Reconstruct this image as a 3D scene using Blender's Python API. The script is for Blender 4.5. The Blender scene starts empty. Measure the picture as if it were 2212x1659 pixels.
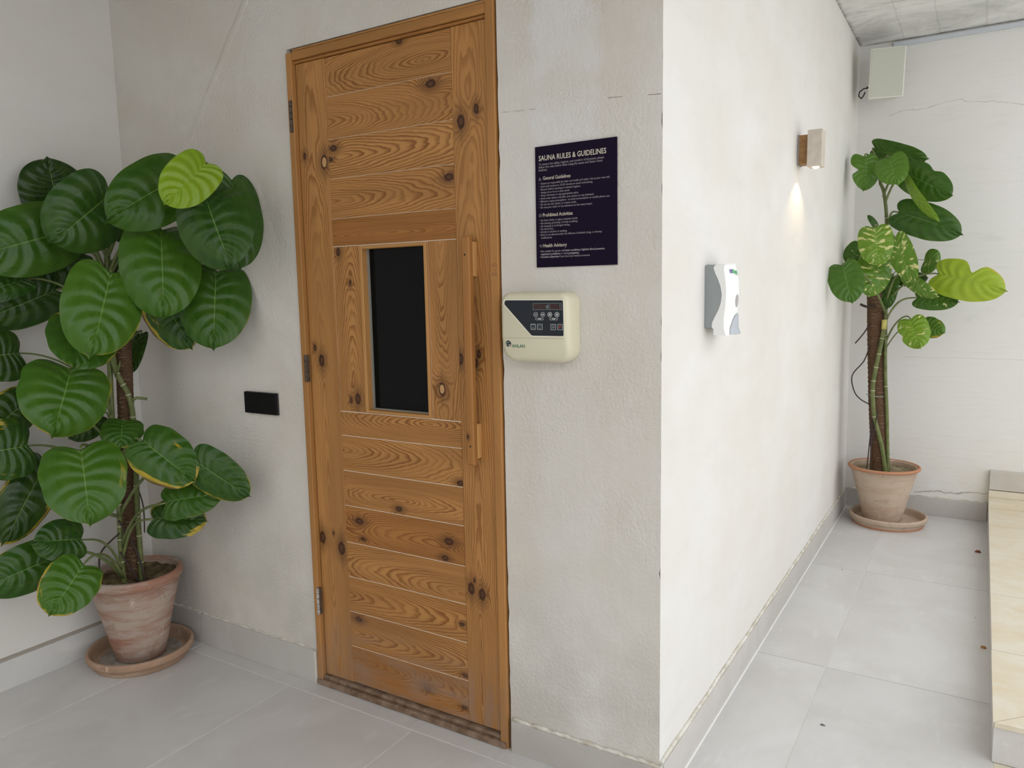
import bpy, bmesh, math, random
from mathutils import Vector, Matrix

scene = bpy.context.scene
COL = scene.collection

# ------------------------------------------------------------------ camera
CAM = Vector((1.7643, -1.6423, 1.2426))
YAW, PITCH, ROLL, FPX = -0.5529, -0.1221, -0.0192, 1643.5
cam_data = bpy.data.cameras.new('camera')
cam_data.sensor_fit = 'HORIZONTAL'
cam_data.sensor_width = 36.0
cam_data.lens = FPX / 2212.0 * 36.0
cam_data.clip_start = 0.02
cam = bpy.data.objects.new('camera', cam_data)
COL.objects.link(cam)
_f = Vector((math.sin(YAW) * math.cos(PITCH), math.cos(YAW) * math.cos(PITCH), math.sin(PITCH)))
_r = Vector((math.cos(YAW), -math.sin(YAW), 0))
_u = _r.cross(_f)
_r2 = _r * math.cos(ROLL) + _u * math.sin(ROLL)
_u2 = -_r * math.sin(ROLL) + _u * math.cos(ROLL)
cam.matrix_world = Matrix(((_r2.x, _u2.x, -_f.x, CAM.x), (_r2.y, _u2.y, -_f.y, CAM.y),
                           (_r2.z, _u2.z, -_f.z, CAM.z), (0, 0, 0, 1)))
scene.camera = cam

# ------------------------------------------------------------------ daylight
world = bpy.data.worlds.new('overcast_sky')
scene.world = world
world.use_nodes = True
_bg = world.node_tree.nodes['Background']
_bg.inputs['Color'].default_value = (0.955, 0.975, 1.0, 1)
_bg.inputs['Strength'].default_value = 1.6
scene.view_settings.view_transform = 'Standard'
scene.view_settings.look = 'None'
scene.view_settings.gamma = 1.0
scene.view_settings.use_curve_mapping = False
scene.view_settings.exposure = 0.36

# ------------------------------------------------------------------ measures (metres)
W = 0.7207        # door frame outer width (x 0..W on the front wall, y = 0)
H = 1.95          # door frame outer height
XC = 1.1507       # outer corner of the sauna block
XL = -0.8567      # left wall
YB = 2.9269       # back wall
ZC = 2.4873       # ceiling

# ------------------------------------------------------------------ node helpers
class NT:
    def __init__(self, name, rough=0.6, spec=0.5):
        self.mat = bpy.data.materials.new(name)
        self.mat.use_nodes = True
        self.t = self.mat.node_tree
        self.bsdf = self.t.nodes['Principled BSDF']
        self.bsdf.inputs['Roughness'].default_value = rough
        self.bsdf.inputs['Specular IOR Level'].default_value = spec

    def n(self, kind, **kw):
        nd = self.t.nodes.new(kind)
        for k, v in kw.items():
            setattr(nd, k, v)
        return nd

    def put(self, sock, v):
        if hasattr(v, 'is_linked') or isinstance(v, bpy.types.NodeSocket):
            self.t.links.new(v, sock)
        elif v is not None:
            if isinstance(v, (tuple, list)) and len(v) == 3 and sock.type == 'RGBA':
                v = (*v, 1)
            sock.default_value = v

    def m(self, op, a, b=None, c=None, clamp=False):
        nd = self.n('ShaderNodeMath', operation=op, use_clamp=clamp)
        self.put(nd.inputs[0], a)
        if b is not None: self.put(nd.inputs[1], b)
        if c is not None: self.put(nd.inputs[2], c)
        return nd.outputs[0]

    def coords(self, kind='Object'):
        return self.n('ShaderNodeTexCoord').outputs[kind]

    def pos(self):
        return self.n('ShaderNodeNewGeometry').outputs['Position']

    def attr(self, name, out='Vector'):
        return self.n('ShaderNodeAttribute', attribute_name=name).outputs[out]

    def sep(self, v):
        nd = self.n('ShaderNodeSeparateXYZ'); self.put(nd.inputs[0], v)
        return nd.outputs[0], nd.outputs[1], nd.outputs[2]

    def xyz(self, a, b, c):
        nd = self.n('ShaderNodeCombineXYZ')
        for s, v in zip(nd.inputs, (a, b, c)): self.put(s, v)
        return nd.outputs[0]

    def scale(self, v, s):
        nd = self.n('ShaderNodeVectorMath', operation='MULTIPLY')
        self.put(nd.inputs[0], v); nd.inputs[1].default_value = s
        return nd.outputs[0]

    def noise(self, v, scale, detail=3, rough=0.55, dist=0.0):
        nd = self.n('ShaderNodeTexNoise')
        self.put(nd.inputs['Vector'], v)
        nd.inputs['Scale'].default_value = scale
        nd.inputs['Detail'].default_value = detail
        nd.inputs['Roughness'].default_value = rough
        nd.inputs['Distortion'].default_value = dist
        return nd.outputs['Fac']

    def ss(self, v, lo, hi, a=0.0, b=1.0):
        nd = self.n('ShaderNodeMapRange', interpolation_type='SMOOTHSTEP')
        self.put(nd.inputs['Value'], v)
        for k, x in zip(('From Min', 'From Max', 'To Min', 'To Max'), (lo, hi, a, b)):
            self.put(nd.inputs[k], x)
        return nd.outputs[0]

    def ramp(self, v, stops):
        nd = self.n('ShaderNodeValToRGB')
        e = nd.color_ramp.elements
        while len(e) < len(stops): e.new(0.5)
        for el, (p, c) in zip(e, stops):
            el.position = p; el.color = (*c, 1)
        self.put(nd.inputs[0], v)
        return nd.outputs[0]

    def mix(self, f, a, b, kind='MIX'):
        nd = self.n('ShaderNodeMix', data_type='RGBA', blend_type=kind)
        self.put(nd.inputs['Factor'], f); self.put(nd.inputs['A'], a); self.put(nd.inputs['B'], b)
        return nd.outputs['Result']

    def bump(self, h, strength=0.2, dist=0.01):
        nd = self.n('ShaderNodeBump')
        nd.inputs['Strength'].default_value = strength
        nd.inputs['Distance'].default_value = dist
        self.put(nd.inputs['Height'], h)
        self.t.links.new(nd.outputs[0], self.bsdf.inputs['Normal'])

    def color(self, c): self.put(self.bsdf.inputs['Base Color'], c)
    def rough(self, r): self.put(self.bsdf.inputs['Roughness'], r)

    def segment(self, a, b, ax, ay, bx, by, width, wob=None):
        """mask of a line a..b in the plane of the two scalar sockets"""
        dx, dy = bx - ax, by - ay
        L2 = dx * dx + dy * dy
        pa = self.m('SUBTRACT', a, ax); pb = self.m('SUBTRACT', b, ay)
        if wob is not None: pb = self.m('ADD', pb, wob)
        t = self.m('DIVIDE', self.m('ADD', self.m('MULTIPLY', pa, dx), self.m('MULTIPLY', pb, dy)), L2, clamp=True)
        ex = self.m('SUBTRACT', pa, self.m('MULTIPLY', t, dx))
        ey = self.m('SUBTRACT', pb, self.m('MULTIPLY', t, dy))
        d = self.m('SQRT', self.m('ADD', self.m('MULTIPLY', ex, ex), self.m('MULTIPLY', ey, ey)))
        return self.ss(d, width * 0.3, width, 1.0, 0.0)


def plain(name, col, rough=0.5, spec=0.5, metal=0.0):
    k = NT(name, rough, spec)
    k.color(col)
    k.bsdf.inputs['Metallic'].default_value = metal
    return k.mat


def speckled(name, c1, c2, scale=20, rough=0.7, bump=0.1, bscale=120, spec=0.4):
    k = NT(name, rough, spec)
    p = k.coords()
    n = k.noise(p, scale, 5, 0.6)
    k.color(k.mix(k.ss(n, 0.3, 0.7), c1, c2))
    k.bump(k.noise(p, bscale, 3), bump, 0.004)
    return k.mat


def plaster(name, mode):
    """lime plaster: mode 'front' is roughcast with trowelled patches, others have level brush streaks"""
    k = NT(name, 0.85, 0.25)
    p = k.pos()
    x, y, z = k.sep(p)
    blot = k.noise(p, 1.7, 5, 0.6, 0.4)
    fine = k.noise(p, 9, 5, 0.65)
    base = k.mix(k.ss(blot, 0.32, 0.68), (0.635, 0.592, 0.530), (0.70, 0.672, 0.63))
    base = k.mix(k.ss(fine, 0.45, 0.8, 0.0, 0.4), base, (0.60, 0.575, 0.52))
    if mode == 'back': base = k.mix(0.8, base, (0.81, 0.805, 0.79))
    if mode == 'left': base = k.mix(0.4, base, (0.80, 0.785, 0.75))
    if mode == 'front':
        # cool grey skim patch running up beside the door
        px = k.m('ABSOLUTE', k.m('SUBTRACT', k.m('ADD', x, k.m('MULTIPLY', k.noise(p, 6, 3), 0.16)), 0.985))
        pz = k.ss(z, 1.0, 2.0)
        patch = k.m('MULTIPLY', k.ss(px, 0.06, 0.11, 1.0, 0.0), k.m('ADD', 0.25, k.m('MULTIPLY', pz, 0.75)))
        base = k.mix(k.m('MULTIPLY', patch, 0.9), base, (0.715, 0.705, 0.70))
        warm = k.noise(k.scale(p, (1.2, 1.2, 2.2)), 2.3, 4)
        base = k.mix(k.ss(warm, 0.5, 0.72, 0, 0.55), base, (0.64, 0.60, 0.52))
        crack = k.segment(x, z, 1.02, 1.672, 1.146, 1.662, 0.0013, k.m('MULTIPLY', k.m('SUBTRACT', k.noise(p, 40, 3), 0.5), 0.006))
        crack2 = k.segment(x, z, 0.731, 1.678, 0.83, 1.673, 0.002, k.m('MULTIPLY', k.m('SUBTRACT', k.noise(p, 40, 3), 0.5), 0.006))
        base = k.mix(k.m('MULTIPLY', k.m('MAXIMUM', crack, k.m('MULTIPLY', crack2, 0.5)), k.ss(k.noise(p, 35, 2), 0.4, 0.55)), base, (0.25, 0.22, 0.19))
        stain = k.m('MULTIPLY', k.ss(z, 0.75, 0.05), k.ss(k.noise(p, 4, 4), 0.3, 0.65))
        base = k.mix(k.m('MULTIPLY', stain, 0.75), base, (0.50, 0.475, 0.425))
        rc = k.m('MULTIPLY', k.noise(p, 105, 4, 0.6), k.ss(k.noise(p, 2.6, 3), 0.38, 0.62, 0.35, 1.0))
        seam = k.segment(x, z, -0.164, 2.124, -0.469, 1.755, 0.016)
        hgt = k.m('ADD', k.m('ADD', rc, k.m('MULTIPLY', k.noise(k.scale(p, (1, 1, 0.35)), 30, 3), 0.5)), k.m('MULTIPLY', seam, 0.5))
        k.bump(hgt, 0.6, 0.006)
    else:
        sc = (1.0, 0.9, 9.0) if mode == 'back' else (1.0, 0.8, 3.0)
        st = k.noise(k.scale(p, sc), 4.2, 6, 0.62, 0.3)
        base = k.mix(0.45, base, (0.705, 0.69, 0.66))
        base = k.mix(k.ss(st, 0.52, 0.78, 0, 0.4), base, (0.60, 0.585, 0.55))
        white = k.noise(k.scale(p, (1.0, 0.7, 1.4)), 2.6, 4)
        base = k.mix(k.ss(white, 0.4, 0.8, 0, 0.5), base, (0.76, 0.755, 0.74))
        if mode == 'back':
            wob = k.m('MULTIPLY', k.m('SUBTRACT', k.noise(p, 9, 5), 0.5), 0.07)
            cr = k.segment(x, z, 1.30, 2.11, 1.62, 2.155, 0.0024, wob)
            cr2 = k.segment(x, z, 1.62, 2.155, 1.95, 2.08, 0.0024, wob)
            cr3 = k.segment(x, z, 1.50, 0.125, 1.86, 0.15, 0.005, wob)
            lo = k.segment(x, z, 1.42, 0.85, 2.3, 0.85, 0.003, k.m('MULTIPLY', wob, 0.15))
            mk = k.m('MAXIMUM', k.m('MULTIPLY', k.m('MAXIMUM', cr, cr2), 0.45), k.m('MAXIMUM', k.m('MULTIPLY', cr3, 0.8), k.m('MULTIPLY', lo, 0.2)))
            base = k.mix(mk, base, (0.33, 0.30, 0.26))
            foot = k.m('MULTIPLY', k.ss(z, 0.5, 0.1), k.ss(k.noise(p, 5, 3), 0.35, 0.7))
            base = k.mix(k.m('MULTIPLY', foot, 0.5), base, (0.68, 0.61, 0.47))
        k.bump(k.m('ADD', k.m('MULTIPLY', st, 0.8), k.m('MULTIPLY', k.noise(p, 90, 3), 0.35)), 0.28, 0.005)
    k.color(base)
    return k.mat


def tile_mat(name, c1, c2, rough=0.42, scale=3.0, cloud=0.5):
    k = NT(name, rough, 0.4)
    p = k.pos()
    rnd = k.n('ShaderNodeObjectInfo').outputs['Random']
    off = k.n('ShaderNodeVectorMath', operation='ADD')
    k.put(off.inputs[0], p); k.put(off.inputs[1], k.xyz(k.m('MULTIPLY', rnd, 31.0), k.m('MULTIPLY', rnd, 17.0), 0.0))
    q = off.outputs[0]
    n = k.noise(q, scale, 6, 0.62, 0.6)
    c = k.mix(k.ss(n, 0.3, 0.7), c1, c2)
    streak = k.noise(k.scale(q, (1.0, 0.35, 1.0)), 16, 5, 0.65)
    c = k.mix(k.ss(streak, 0.55, 0.8, 0, cloud), c, tuple(min(1, v * 1.18) for v in c2))
    tint = k.m('ADD', 0.95, k.m('MULTIPLY', rnd, 0.1))
    c = k.mix(1.0, c, k.n('ShaderNodeCombineColor').outputs[0], 'MULTIPLY') if False else c
    hs = k.n('ShaderNodeHueSaturation'); k.put(hs.inputs['Color'], c); k.put(hs.inputs['Value'], tint)
    speck = k.ss(k.noise(p, 130, 2), 0.70, 0.78, 0, 0.35)
    k.color(k.mix(speck, hs.outputs[0], tuple(v * 0.55 for v in c1)))
    k.rough(k.ss(n, 0.2, 0.8, rough - 0.06, rough + 0.1))
    k.bump(k.noise(q, 60, 3), 0.04, 0.003)
    return k.mat


def travertine():
    k = NT('travertine', 0.45, 0.4)
    p = k.pos()
    n = k.noise(k.scale(p, (1, 1.7, 1)), 4.5, 7, 0.7, 0.4)
    c = k.ramp(n, [(0.25, (0.60, 0.50, 0.34)), (0.42, (0.64, 0.56, 0.42)), (0.58, (0.67, 0.62, 0.51)), (0.75, (0.66, 0.635, 0.57))])
    v = k.noise(k.scale(p, (1, 5, 1)), 22, 5, 0.7)
    k.color(k.mix(k.ss(v, 0.6, 0.8, 0, 0.5), c, (0.45, 0.37, 0.26)))
    k.bump(v, 0.08, 0.003)
    return k.mat


def concrete():
    k = NT('board_marked_concrete', 0.8, 0.25)
    p = k.pos()
    x, y, z = k.sep(p)
    n = k.noise(p, 3.2, 7, 0.68, 0.8)
    c = k.ramp(n, [(0.3, (0.52, 0.52, 0.50)), (0.5, (0.72, 0.72, 0.70)), (0.7, (0.84, 0.84, 0.82))])
    st = k.noise(k.scale(p, (2.0, 9.0, 1)), 3.5, 7, 0.7, 0.5)
    c = k.mix(k.ss(st, 0.54, 0.66, 0, 0.5), c, (0.42, 0.42, 0.40))
    pits = k.noise(k.scale(p, (1.0, 2.2, 1)), 38, 4, 0.7)
    c = k.mix(k.ss(pits, 0.66, 0.71, 0, 0.8), c, (0.20, 0.19, 0.18))
    ln = None
    for gx in (1.36, 1.52, 1.72, 1.93):
        s = k.ss(k.m('ABSOLUTE', k.m('SUBTRACT', k.m('ADD', x, k.m('MULTIPLY', k.noise(p, 8, 4), 0.012)), gx + 0.006)), 0.0015, 0.006, 1.0, 0.0)
        ln = s if ln is None else k.m('MAXIMUM', ln, s)
    c = k.mix(k.m('MULTIPLY', ln, 0.18), c, (0.25, 0.25, 0.24))
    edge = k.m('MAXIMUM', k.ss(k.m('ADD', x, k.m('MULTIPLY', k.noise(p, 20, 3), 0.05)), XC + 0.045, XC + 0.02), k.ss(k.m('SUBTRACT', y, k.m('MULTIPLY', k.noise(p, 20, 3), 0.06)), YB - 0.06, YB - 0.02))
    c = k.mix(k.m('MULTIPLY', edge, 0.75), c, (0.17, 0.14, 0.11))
    k.color(c)
    k.bump(k.m('ADD', k.m('MULTIPLY', n, 0.7), pits), 0.5, 0.006)
    return k.mat


WOOD_N = [0]
def wood(u0, v0, a, freq=120.0, tone=0.5, knots=(), amp=0.006, gray=0.0, contrast=1.0, name='pine_board'):
    """pine grain: growth rings are ellipses about (u0, v0) in board coordinates (u along, v across, metres)"""
    WOOD_N[0] += 1
    freq *= 1.8
    k = NT(name, 0.42, 0.25)
    g = k.attr('grain')
    u, v, s = k.sep(g)
    low = k.noise(k.xyz(k.m('MULTIPLY', u, 5.0), k.m('MULTIPLY', v, 22.0), s), 1.0, 3, 0.5)
    mid = k.noise(k.xyz(k.m('MULTIPLY', u, 16.0), k.m('MULTIPLY', v, 90.0), s), 1.0, 2, 0.5)
    du = k.m('MULTIPLY', k.m('SUBTRACT', u, u0), a)
    dv = k.m('SUBTRACT', v, v0)
    F = k.m('SQRT', k.m('ADD', k.m('MULTIPLY', du, du), k.m('MULTIPLY', dv, dv)))
    F = k.m('ADD', F, k.m('MULTIPLY', low, amp * 4))
    F = k.m('ADD', F, k.m('MULTIPLY', mid, amp * 0.28))
    kdark = None; kring = None; plug = None
    for (ku, kv, r, kind) in knots:
        eu = k.m('MULTIPLY', k.m('SUBTRACT', u, ku), 0.62)
        ev = k.m('SUBTRACT', v, kv)
        d2 = k.m('ADD', k.m('MULTIPLY', eu, eu), k.m('MULTIPLY', ev, ev))
        d = k.m('SQRT', d2)
        F = k.m('ADD', F, k.m('MULTIPLY', k.m('EXPONENT', k.m('MULTIPLY', d2, -1.0 / (r * 2.2) ** 2)), r * 1.6))
        dn = k.m('ADD', d, k.m('MULTIPLY', k.m('SUBTRACT', k.noise(k.scale(g, (120, 120, 1)), 1.0, 2), 0.5), r * 0.5))
        m1 = k.ss(dn, r * 0.8, r * 1.25, 1.0, 0.0)
        halo = k.ss(dn, r * 0.9, r * 3.2, 0.45, 0.0)
        # long dark flame along the grain
        fu = k.m('MULTIPLY', k.m('SUBTRACT', u, ku), 0.13)
        fd = k.m('SQRT', k.m('ADD', k.m('MULTIPLY', fu, fu), k.m('MULTIPLY', ev, ev)))
        fl = k.ss(fd, r * 0.2, r * 0.85, 0.55, 0.0)
        tot = k.m('MAXIMUM', m1, k.m('MAXIMUM', halo, fl))
        kdark = tot if kdark is None else k.m('MAXIMUM', kdark, tot)
        if kind == 'plug':
            pm = k.ss(d, r * 0.62, r * 0.72, 1.0, 0.0)
            plug = pm if plug is None else k.m('MAXIMUM', plug, pm)
        else:
            inner = k.m('MULTIPLY', k.ss(dn, r * 0.3, r * 0.6, 1.0, 0.0), 0.45)
            kring = inner if kring is None else k.m('MAXIMUM', kring, inner)
    fr = k.m('FRACT', k.m('MULTIPLY', F, freq))
    rw = k.noise(k.xyz(k.m('MULTIPLY', F, freq * 0.3), 0.0, s), 1.0, 1)
    late = k.m('MULTIPLY', k.m('MULTIPLY', k.ss(fr, 0.30, 0.84), k.ss(fr, 0.90, 1.0, 1.0, 0.0)), k.ss(rw, 0.3, 0.65, 0.35, 1.0))
    fib = k.noise(k.xyz(k.m('MULTIPLY', u, 9.0), k.m('MULTIPLY', v, 700.0), s), 1.0, 3, 0.6)
    tv = k.noise(k.xyz(k.m('MULTIPLY', u, 2.0), k.m('MULTIPLY', v, 14.0), k.m('ADD', s, 9.0)), 1.0, 2)
    lo = (0.575, 0.295, 0.100); hi = (0.44, 0.200, 0.058)
    la = tuple(max(0.02, h + (l - h) * tone) for l, h in zip(lo, hi))
    lb = tuple(c * 0.80 for c in la)
    base = k.mix(k.ss(tv, 0.35, 0.65), la, lb)
    base = k.mix(k.ss(fib, 0.35, 0.75, 0, 0.35), base, tuple(c * 0.72 for c in lb))
    c = k.mix(k.m('MULTIPLY', late, 0.88 * contrast), base, (0.190, 0.066, 0.013))
    if kdark is not None:
        c = k.mix(kdark, c, (0.055, 0.020, 0.009))
        if kring is not None: c = k.mix(kring, c, (0.16, 0.075, 0.03))
        if plug is not None: c = k.mix(plug, c, (0.52, 0.30, 0.13))
    if gray:
        z = k.sep(k.pos())[2]
        wear = k.m('MULTIPLY', k.ss(z, 0.34, 0.0), k.ss(k.noise(k.scale(g, (7, 30, 1)), 1.0, 4), 0.3, 0.75))
        c = k.mix(k.m('MULTIPLY', wear, gray), c, (0.30, 0.20, 0.14))
    k.color(c)
    k.rough(k.ss(late, 0, 1, 0.48, 0.36))
    k.bump(k.m('ADD', late, k.m('MULTIPLY', fib, 0.4)), 0.10, 0.0015)
    return k.mat


def terracotta(name, c_main, c_dust, c_dark, dust_lo):
    k = NT(name, 0.8, 0.25)
    p = k.coords()
    n = k.noise(k.scale(p, (0.6, 0.6, 2.6)), 6, 7, 0.68, 0.25)
    m2 = k.noise(k.scale(p, (1, 1, 0.7)), 16, 5, 0.62, 0.6)
    c = k.mix(k.ss(n, dust_lo, dust_lo + 0.22), c_main, c_dust)
    c = k.mix(k.ss(m2, 0.55, 0.72, 0, 0.6), c, c_dark)
    lime = k.noise(k.scale(p, (1.4, 1.4, 0.5)), 24, 5, 0.7)
    c = k.mix(k.ss(lime, 0.62, 0.74, 0, 0.75), c, (0.68, 0.58, 0.50))
    k.color(c)
    k.bump(k.m('ADD', m2, lime), 0.15, 0.003)
    return k.mat


def leaf_mat():
    k = NT('pothos_leaf', 0.3, 0.32)
    s, t, sgn = k.sep(k.attr('leafpos'))
    pa = k.n('ShaderNodeAttribute', attribute_name='leafkind')
    tone, yel, var = k.sep(pa.outputs['Vector'])
    rnd = pa.outputs['Alpha']
    seedv = k.xyz(k.m('MULTIPLY', s, 1.0), k.m('MULTIPLY', k.m('MULTIPLY', t, sgn), 1.0), k.m('MULTIPLY', rnd, 40.0))
    base = k.ramp(tone, [(0.0, (0.012, 0.032, 0.007)), (0.2, (0.019, 0.066, 0.008)), (0.42, (0.047, 0.128, 0.010)),
                         (0.65, (0.115, 0.235, 0.022)), (0.85, (0.21, 0.34, 0.015)), (1.0, (0.36, 0.46, 0.035))])
    blot = k.noise(seedv, 3.0, 4)
    base = k.mix(k.ss(blot, 0.35, 0.7, 0, 0.35), base, k.mix(0.5, base, (0.12, 0.20, 0.02)))
    # lateral veins follow s = const; midrib is t = 0
    vein = k.m('FRACT', k.m('MULTIPLY', k.m('ADD', k.m('SUBTRACT', s, k.m('MULTIPLY', k.m('MULTIPLY', t, t), 0.12)), k.m('MULTIPLY', k.noise(seedv, 3.0, 2), 0.03)), 9.0))
    vd = k.m('ABSOLUTE', k.m('SUBTRACT', vein, 0.5))
    vl = k.m('MULTIPLY', k.ss(vd, 0.0, 0.055, 1.0, 0.0), k.ss(t, 0.4, 0.9, 0.10, 0.0))
    mid = k.ss(k.m('DIVIDE', t, k.m('SUBTRACT', 1.0, k.m('MULTIPLY', s, 0.72))), 0.012, 0.032, 0.85, 0.0)
    light = k.mix(0.55, base, (0.26, 0.40, 0.10))
    c = k.mix(k.m('MAXIMUM', vl, mid), base, light)
    # cream variegation splashed along the lateral veins
    vn = k.noise(k.xyz(k.m('MULTIPLY', s, 17.0), k.m('MULTIPLY', k.m('MULTIPLY', t, sgn), 1.5), k.m('MULTIPLY', rnd, 30.0)), 1.0, 3, 0.6)
    c = k.mix(k.m('MULTIPLY', k.ss(vn, k.m('SUBTRACT', 0.86, k.m('MULTIPLY', var, 0.42)), k.m('SUBTRACT', 0.92, k.m('MULTIPLY', var, 0.42))), k.ss(var, 0.02, 0.12)), c, (0.62, 0.60, 0.26))
    # yellowing and scorched margins
    yn = k.noise(seedv, 2.4, 4, 0.6)
    reach = k.m('MULTIPLY', yel, k.m('MULTIPLY', k.ss(yn, 0.45, 0.68, 0.0, 0.62), k.ss(s, 0.1, 0.6, 0.3, 1.0)))
    ye = k.ss(t, k.m('SUBTRACT', 1.0, reach), k.m('ADD', k.m('SUBTRACT', 1.0, reach), 0.16))
    ye = k.m('MULTIPLY', ye, k.ss(yel, 0.0, 0.08))
    c = k.mix(k.m('MULTIPLY', ye, 0.85), c, (0.50, 0.36, 0.035))
    br = k.m('MULTIPLY', k.ss(t, k.m('SUBTRACT', 1.015, k.m('MULTIPLY', reach, 0.35)), 1.0), k.ss(yn, 0.52, 0.62))
    c = k.mix(k.m('MULTIPLY', br, k.ss(yel, 0.25, 0.5)), c, (0.07, 0.035, 0.02))
    k.color(c)
    k.rough(k.ss(k.noise(seedv, 6.0, 3), 0.3, 0.7, 0.22, 0.38))
    k.bump(k.m('ADD', k.m('MULTIPLY', k.ss(vd, 0.0, 0.5), 1.0), k.m('MULTIPLY', mid, -0.8)), 0.27, 0.008)
    tr = k.n('ShaderNodeBsdfTranslucent')
    k.put(tr.inputs['Color'], k.mix(0.5, c, (0.16, 0.30, 0.02)))
    mx = k.n('ShaderNodeMixShader'); mx.inputs[0].default_value = 0.10
    k.t.links.new(k.bsdf.outputs[0], mx.inputs[1]); k.t.links.new(tr.outputs[0], mx.inputs[2])
    k.t.links.new(mx.outputs[0], k.t.nodes['Material Output'].inputs['Surface'])
    return k.mat


# ------------------------------------------------------------------ mesh helpers
class MB:
    """collects shapes, then links them as one mesh object"""
    def __init__(self): self.v = []; self.f = []
    def add(self, vs, fs):
        o = len(self.v); self.v += [tuple(p) for p in vs]; self.f += [tuple(i + o for i in f) for f in fs]
        return self
    def box(self, x0, x1, y0, y1, z0, z1, ch=0.0):
        if ch <= 0:
            vs = [(x, y, z) for z in (z0, z1) for y in (y0, y1) for x in (x0, x1)]
            return self.add(vs, [(0, 2, 3, 1), (4, 5, 7, 6), (0, 1, 5, 4), (2, 6, 7, 3), (0, 4, 6, 2), (1, 3, 7, 5)])
        bm = bmesh.new(); bmesh.ops.create_cube(bm, size=1)
        for v in bm.verts: v.co = Vector(((x0 + x1) / 2 + v.co.x * (x1 - x0), (y0 + y1) / 2 + v.co.y * (y1 - y0), (z0 + z1) / 2 + v.co.z * (z1 - z0)))
        bmesh.ops.bevel(bm, geom=bm.edges[:], offset=ch, segments=2, profile=0.6, affect='EDGES')
        return self.bm(bm)
    def bm(self, bm):
        bm.verts.ensure_lookup_table(); bm.verts.index_update()
        self.add([v.co[:] for v in bm.verts], [[v.index for v in f.verts] for f in bm.faces]); bm.free(); return self
    def tube(self, pts, r, n=10, cap=True):
        pts = [Vector(p) for p in pts]
        rs = r if isinstance(r, (list, tuple)) else [r] * len(pts)
        vs, fs = [], []
        up = Vector((0.31, 0.2, 0.93))
        for i, p in enumerate(pts):
            t = (pts[min(i + 1, len(pts) - 1)] - pts[max(i - 1, 0)]).normalized()
            a = t.cross(up)
            if a.length < 1e-4: a = t.cross(Vector((1, 0, 0)))
            a.normalize(); b = t.cross(a)
            for k in range(n):
                an = 2 * math.pi * k / n
                vs.append(p + (a * math.cos(an) + b * math.sin(an)) * rs[i])
        for i in range(len(pts) - 1):
            for k in range(n):
                fs.append((i * n + k, i * n + (k + 1) % n, (i + 1) * n + (k + 1) % n, (i + 1) * n + k))
        if cap:
            fs.append(tuple(range(n - 1, -1, -1))); fs.append(tuple((len(pts) - 1) * n + k for k in range(n)))
        return self.add(vs, fs)
    def lathe(self, prof, n=64, c=(0, 0, 0), wob=None, cap=True):
        vs, fs = [], []
        for (r, z) in prof:
            for k in range(n):
                a = 2 * math.pi * k / n
                rr = r + (wob(a, z) if wob else 0)
                vs.append((c[0] + rr * math.cos(a), c[1] + rr * math.sin(a), c[2] + z))
        for i in range(len(prof) - 1):
            for k in range(n):
                fs.append((i * n + k, i * n + (k + 1) % n, (i + 1) * n + (k + 1) % n, (i + 1) * n + k))
        if cap and prof[0][0] > 0: fs.append(tuple(range(n - 1, -1, -1)))
        if cap and prof[-1][0] > 0: fs.append(tuple((len(prof) - 1) * n + k for k in range(n)))
        return self.add(vs, fs)
    def prism(self, poly, axis, lo, hi):
        """polygon in the two other axes, extruded along axis"""
        n = len(poly)
        def P(p, h): return {'x': (h, p[0], p[1]), 'y': (p[0], h, p[1]), 'z': (p[0], p[1], h)}[axis]
        vs = [P(p, lo) for p in poly] + [P(p, hi) for p in poly]
        fs = [tuple(range(n))[::-1], tuple(range(n, 2 * n))] + [(i, (i + 1) % n, n + (i + 1) % n, n + i) for i in range(n)]
        return self.add(vs, fs)
    def build(self, name, mat, parent=None, smooth=False, loc=None, kind=None):
        me = bpy.data.meshes.new(name)
        off = Vector(loc) if loc is not None else Vector((0, 0, 0))
        if parent is not None and loc is None: off = world_loc(parent)
        me.from_pydata([tuple(Vector(p) - off) for p in self.v], [], self.f)
        bm = bmesh.new(); bm.from_mesh(me); bmesh.ops.recalc_face_normals(bm, faces=bm.faces[:]); bm.to_mesh(me); bm.free()
        me.materials.append(mat)
        if smooth:
            me.polygons.foreach_set('use_smooth', [True] * len(me.polygons))
            if smooth != 'all': me.set_sharp_from_angle(angle=math.radians(38))
        ob = bpy.data.objects.new(name, me); COL.objects.link(ob)
        ob.location = off - (world_loc(parent) if parent is not None else Vector((0, 0, 0)))
        if parent is not None: ob.parent = parent
        WLOC[ob.name] = off
        if kind: ob['kind'] = kind
        return ob

WLOC = {}
def world_loc(o): return WLOC[o.name]

def thing(name, loc, label, cat, group=None):
    e = bpy.data.objects.new(name, None); COL.objects.link(e)
    e.empty_display_size = 0.05; e.location = loc; WLOC[e.name] = Vector(loc)
    e['label'] = label; e['category'] = cat
    if group: e['group'] = group
    return e

def tag(o, label, cat, group=None):
    o['label'] = label; o['category'] = cat
    if group: o['group'] = group
    return o

def struct(o, label=None, cat=None):
    o['kind'] = 'structure'
    if label: o['label'] = label
    if cat: o['category'] = cat
    return o

def empty_struct(name, label, cat):
    e = bpy.data.objects.new(name, None); COL.objects.link(e); WLOC[e.name] = Vector((0, 0, 0))
    e.empty_display_size = 0.05
    return struct(e, label, cat)

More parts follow.
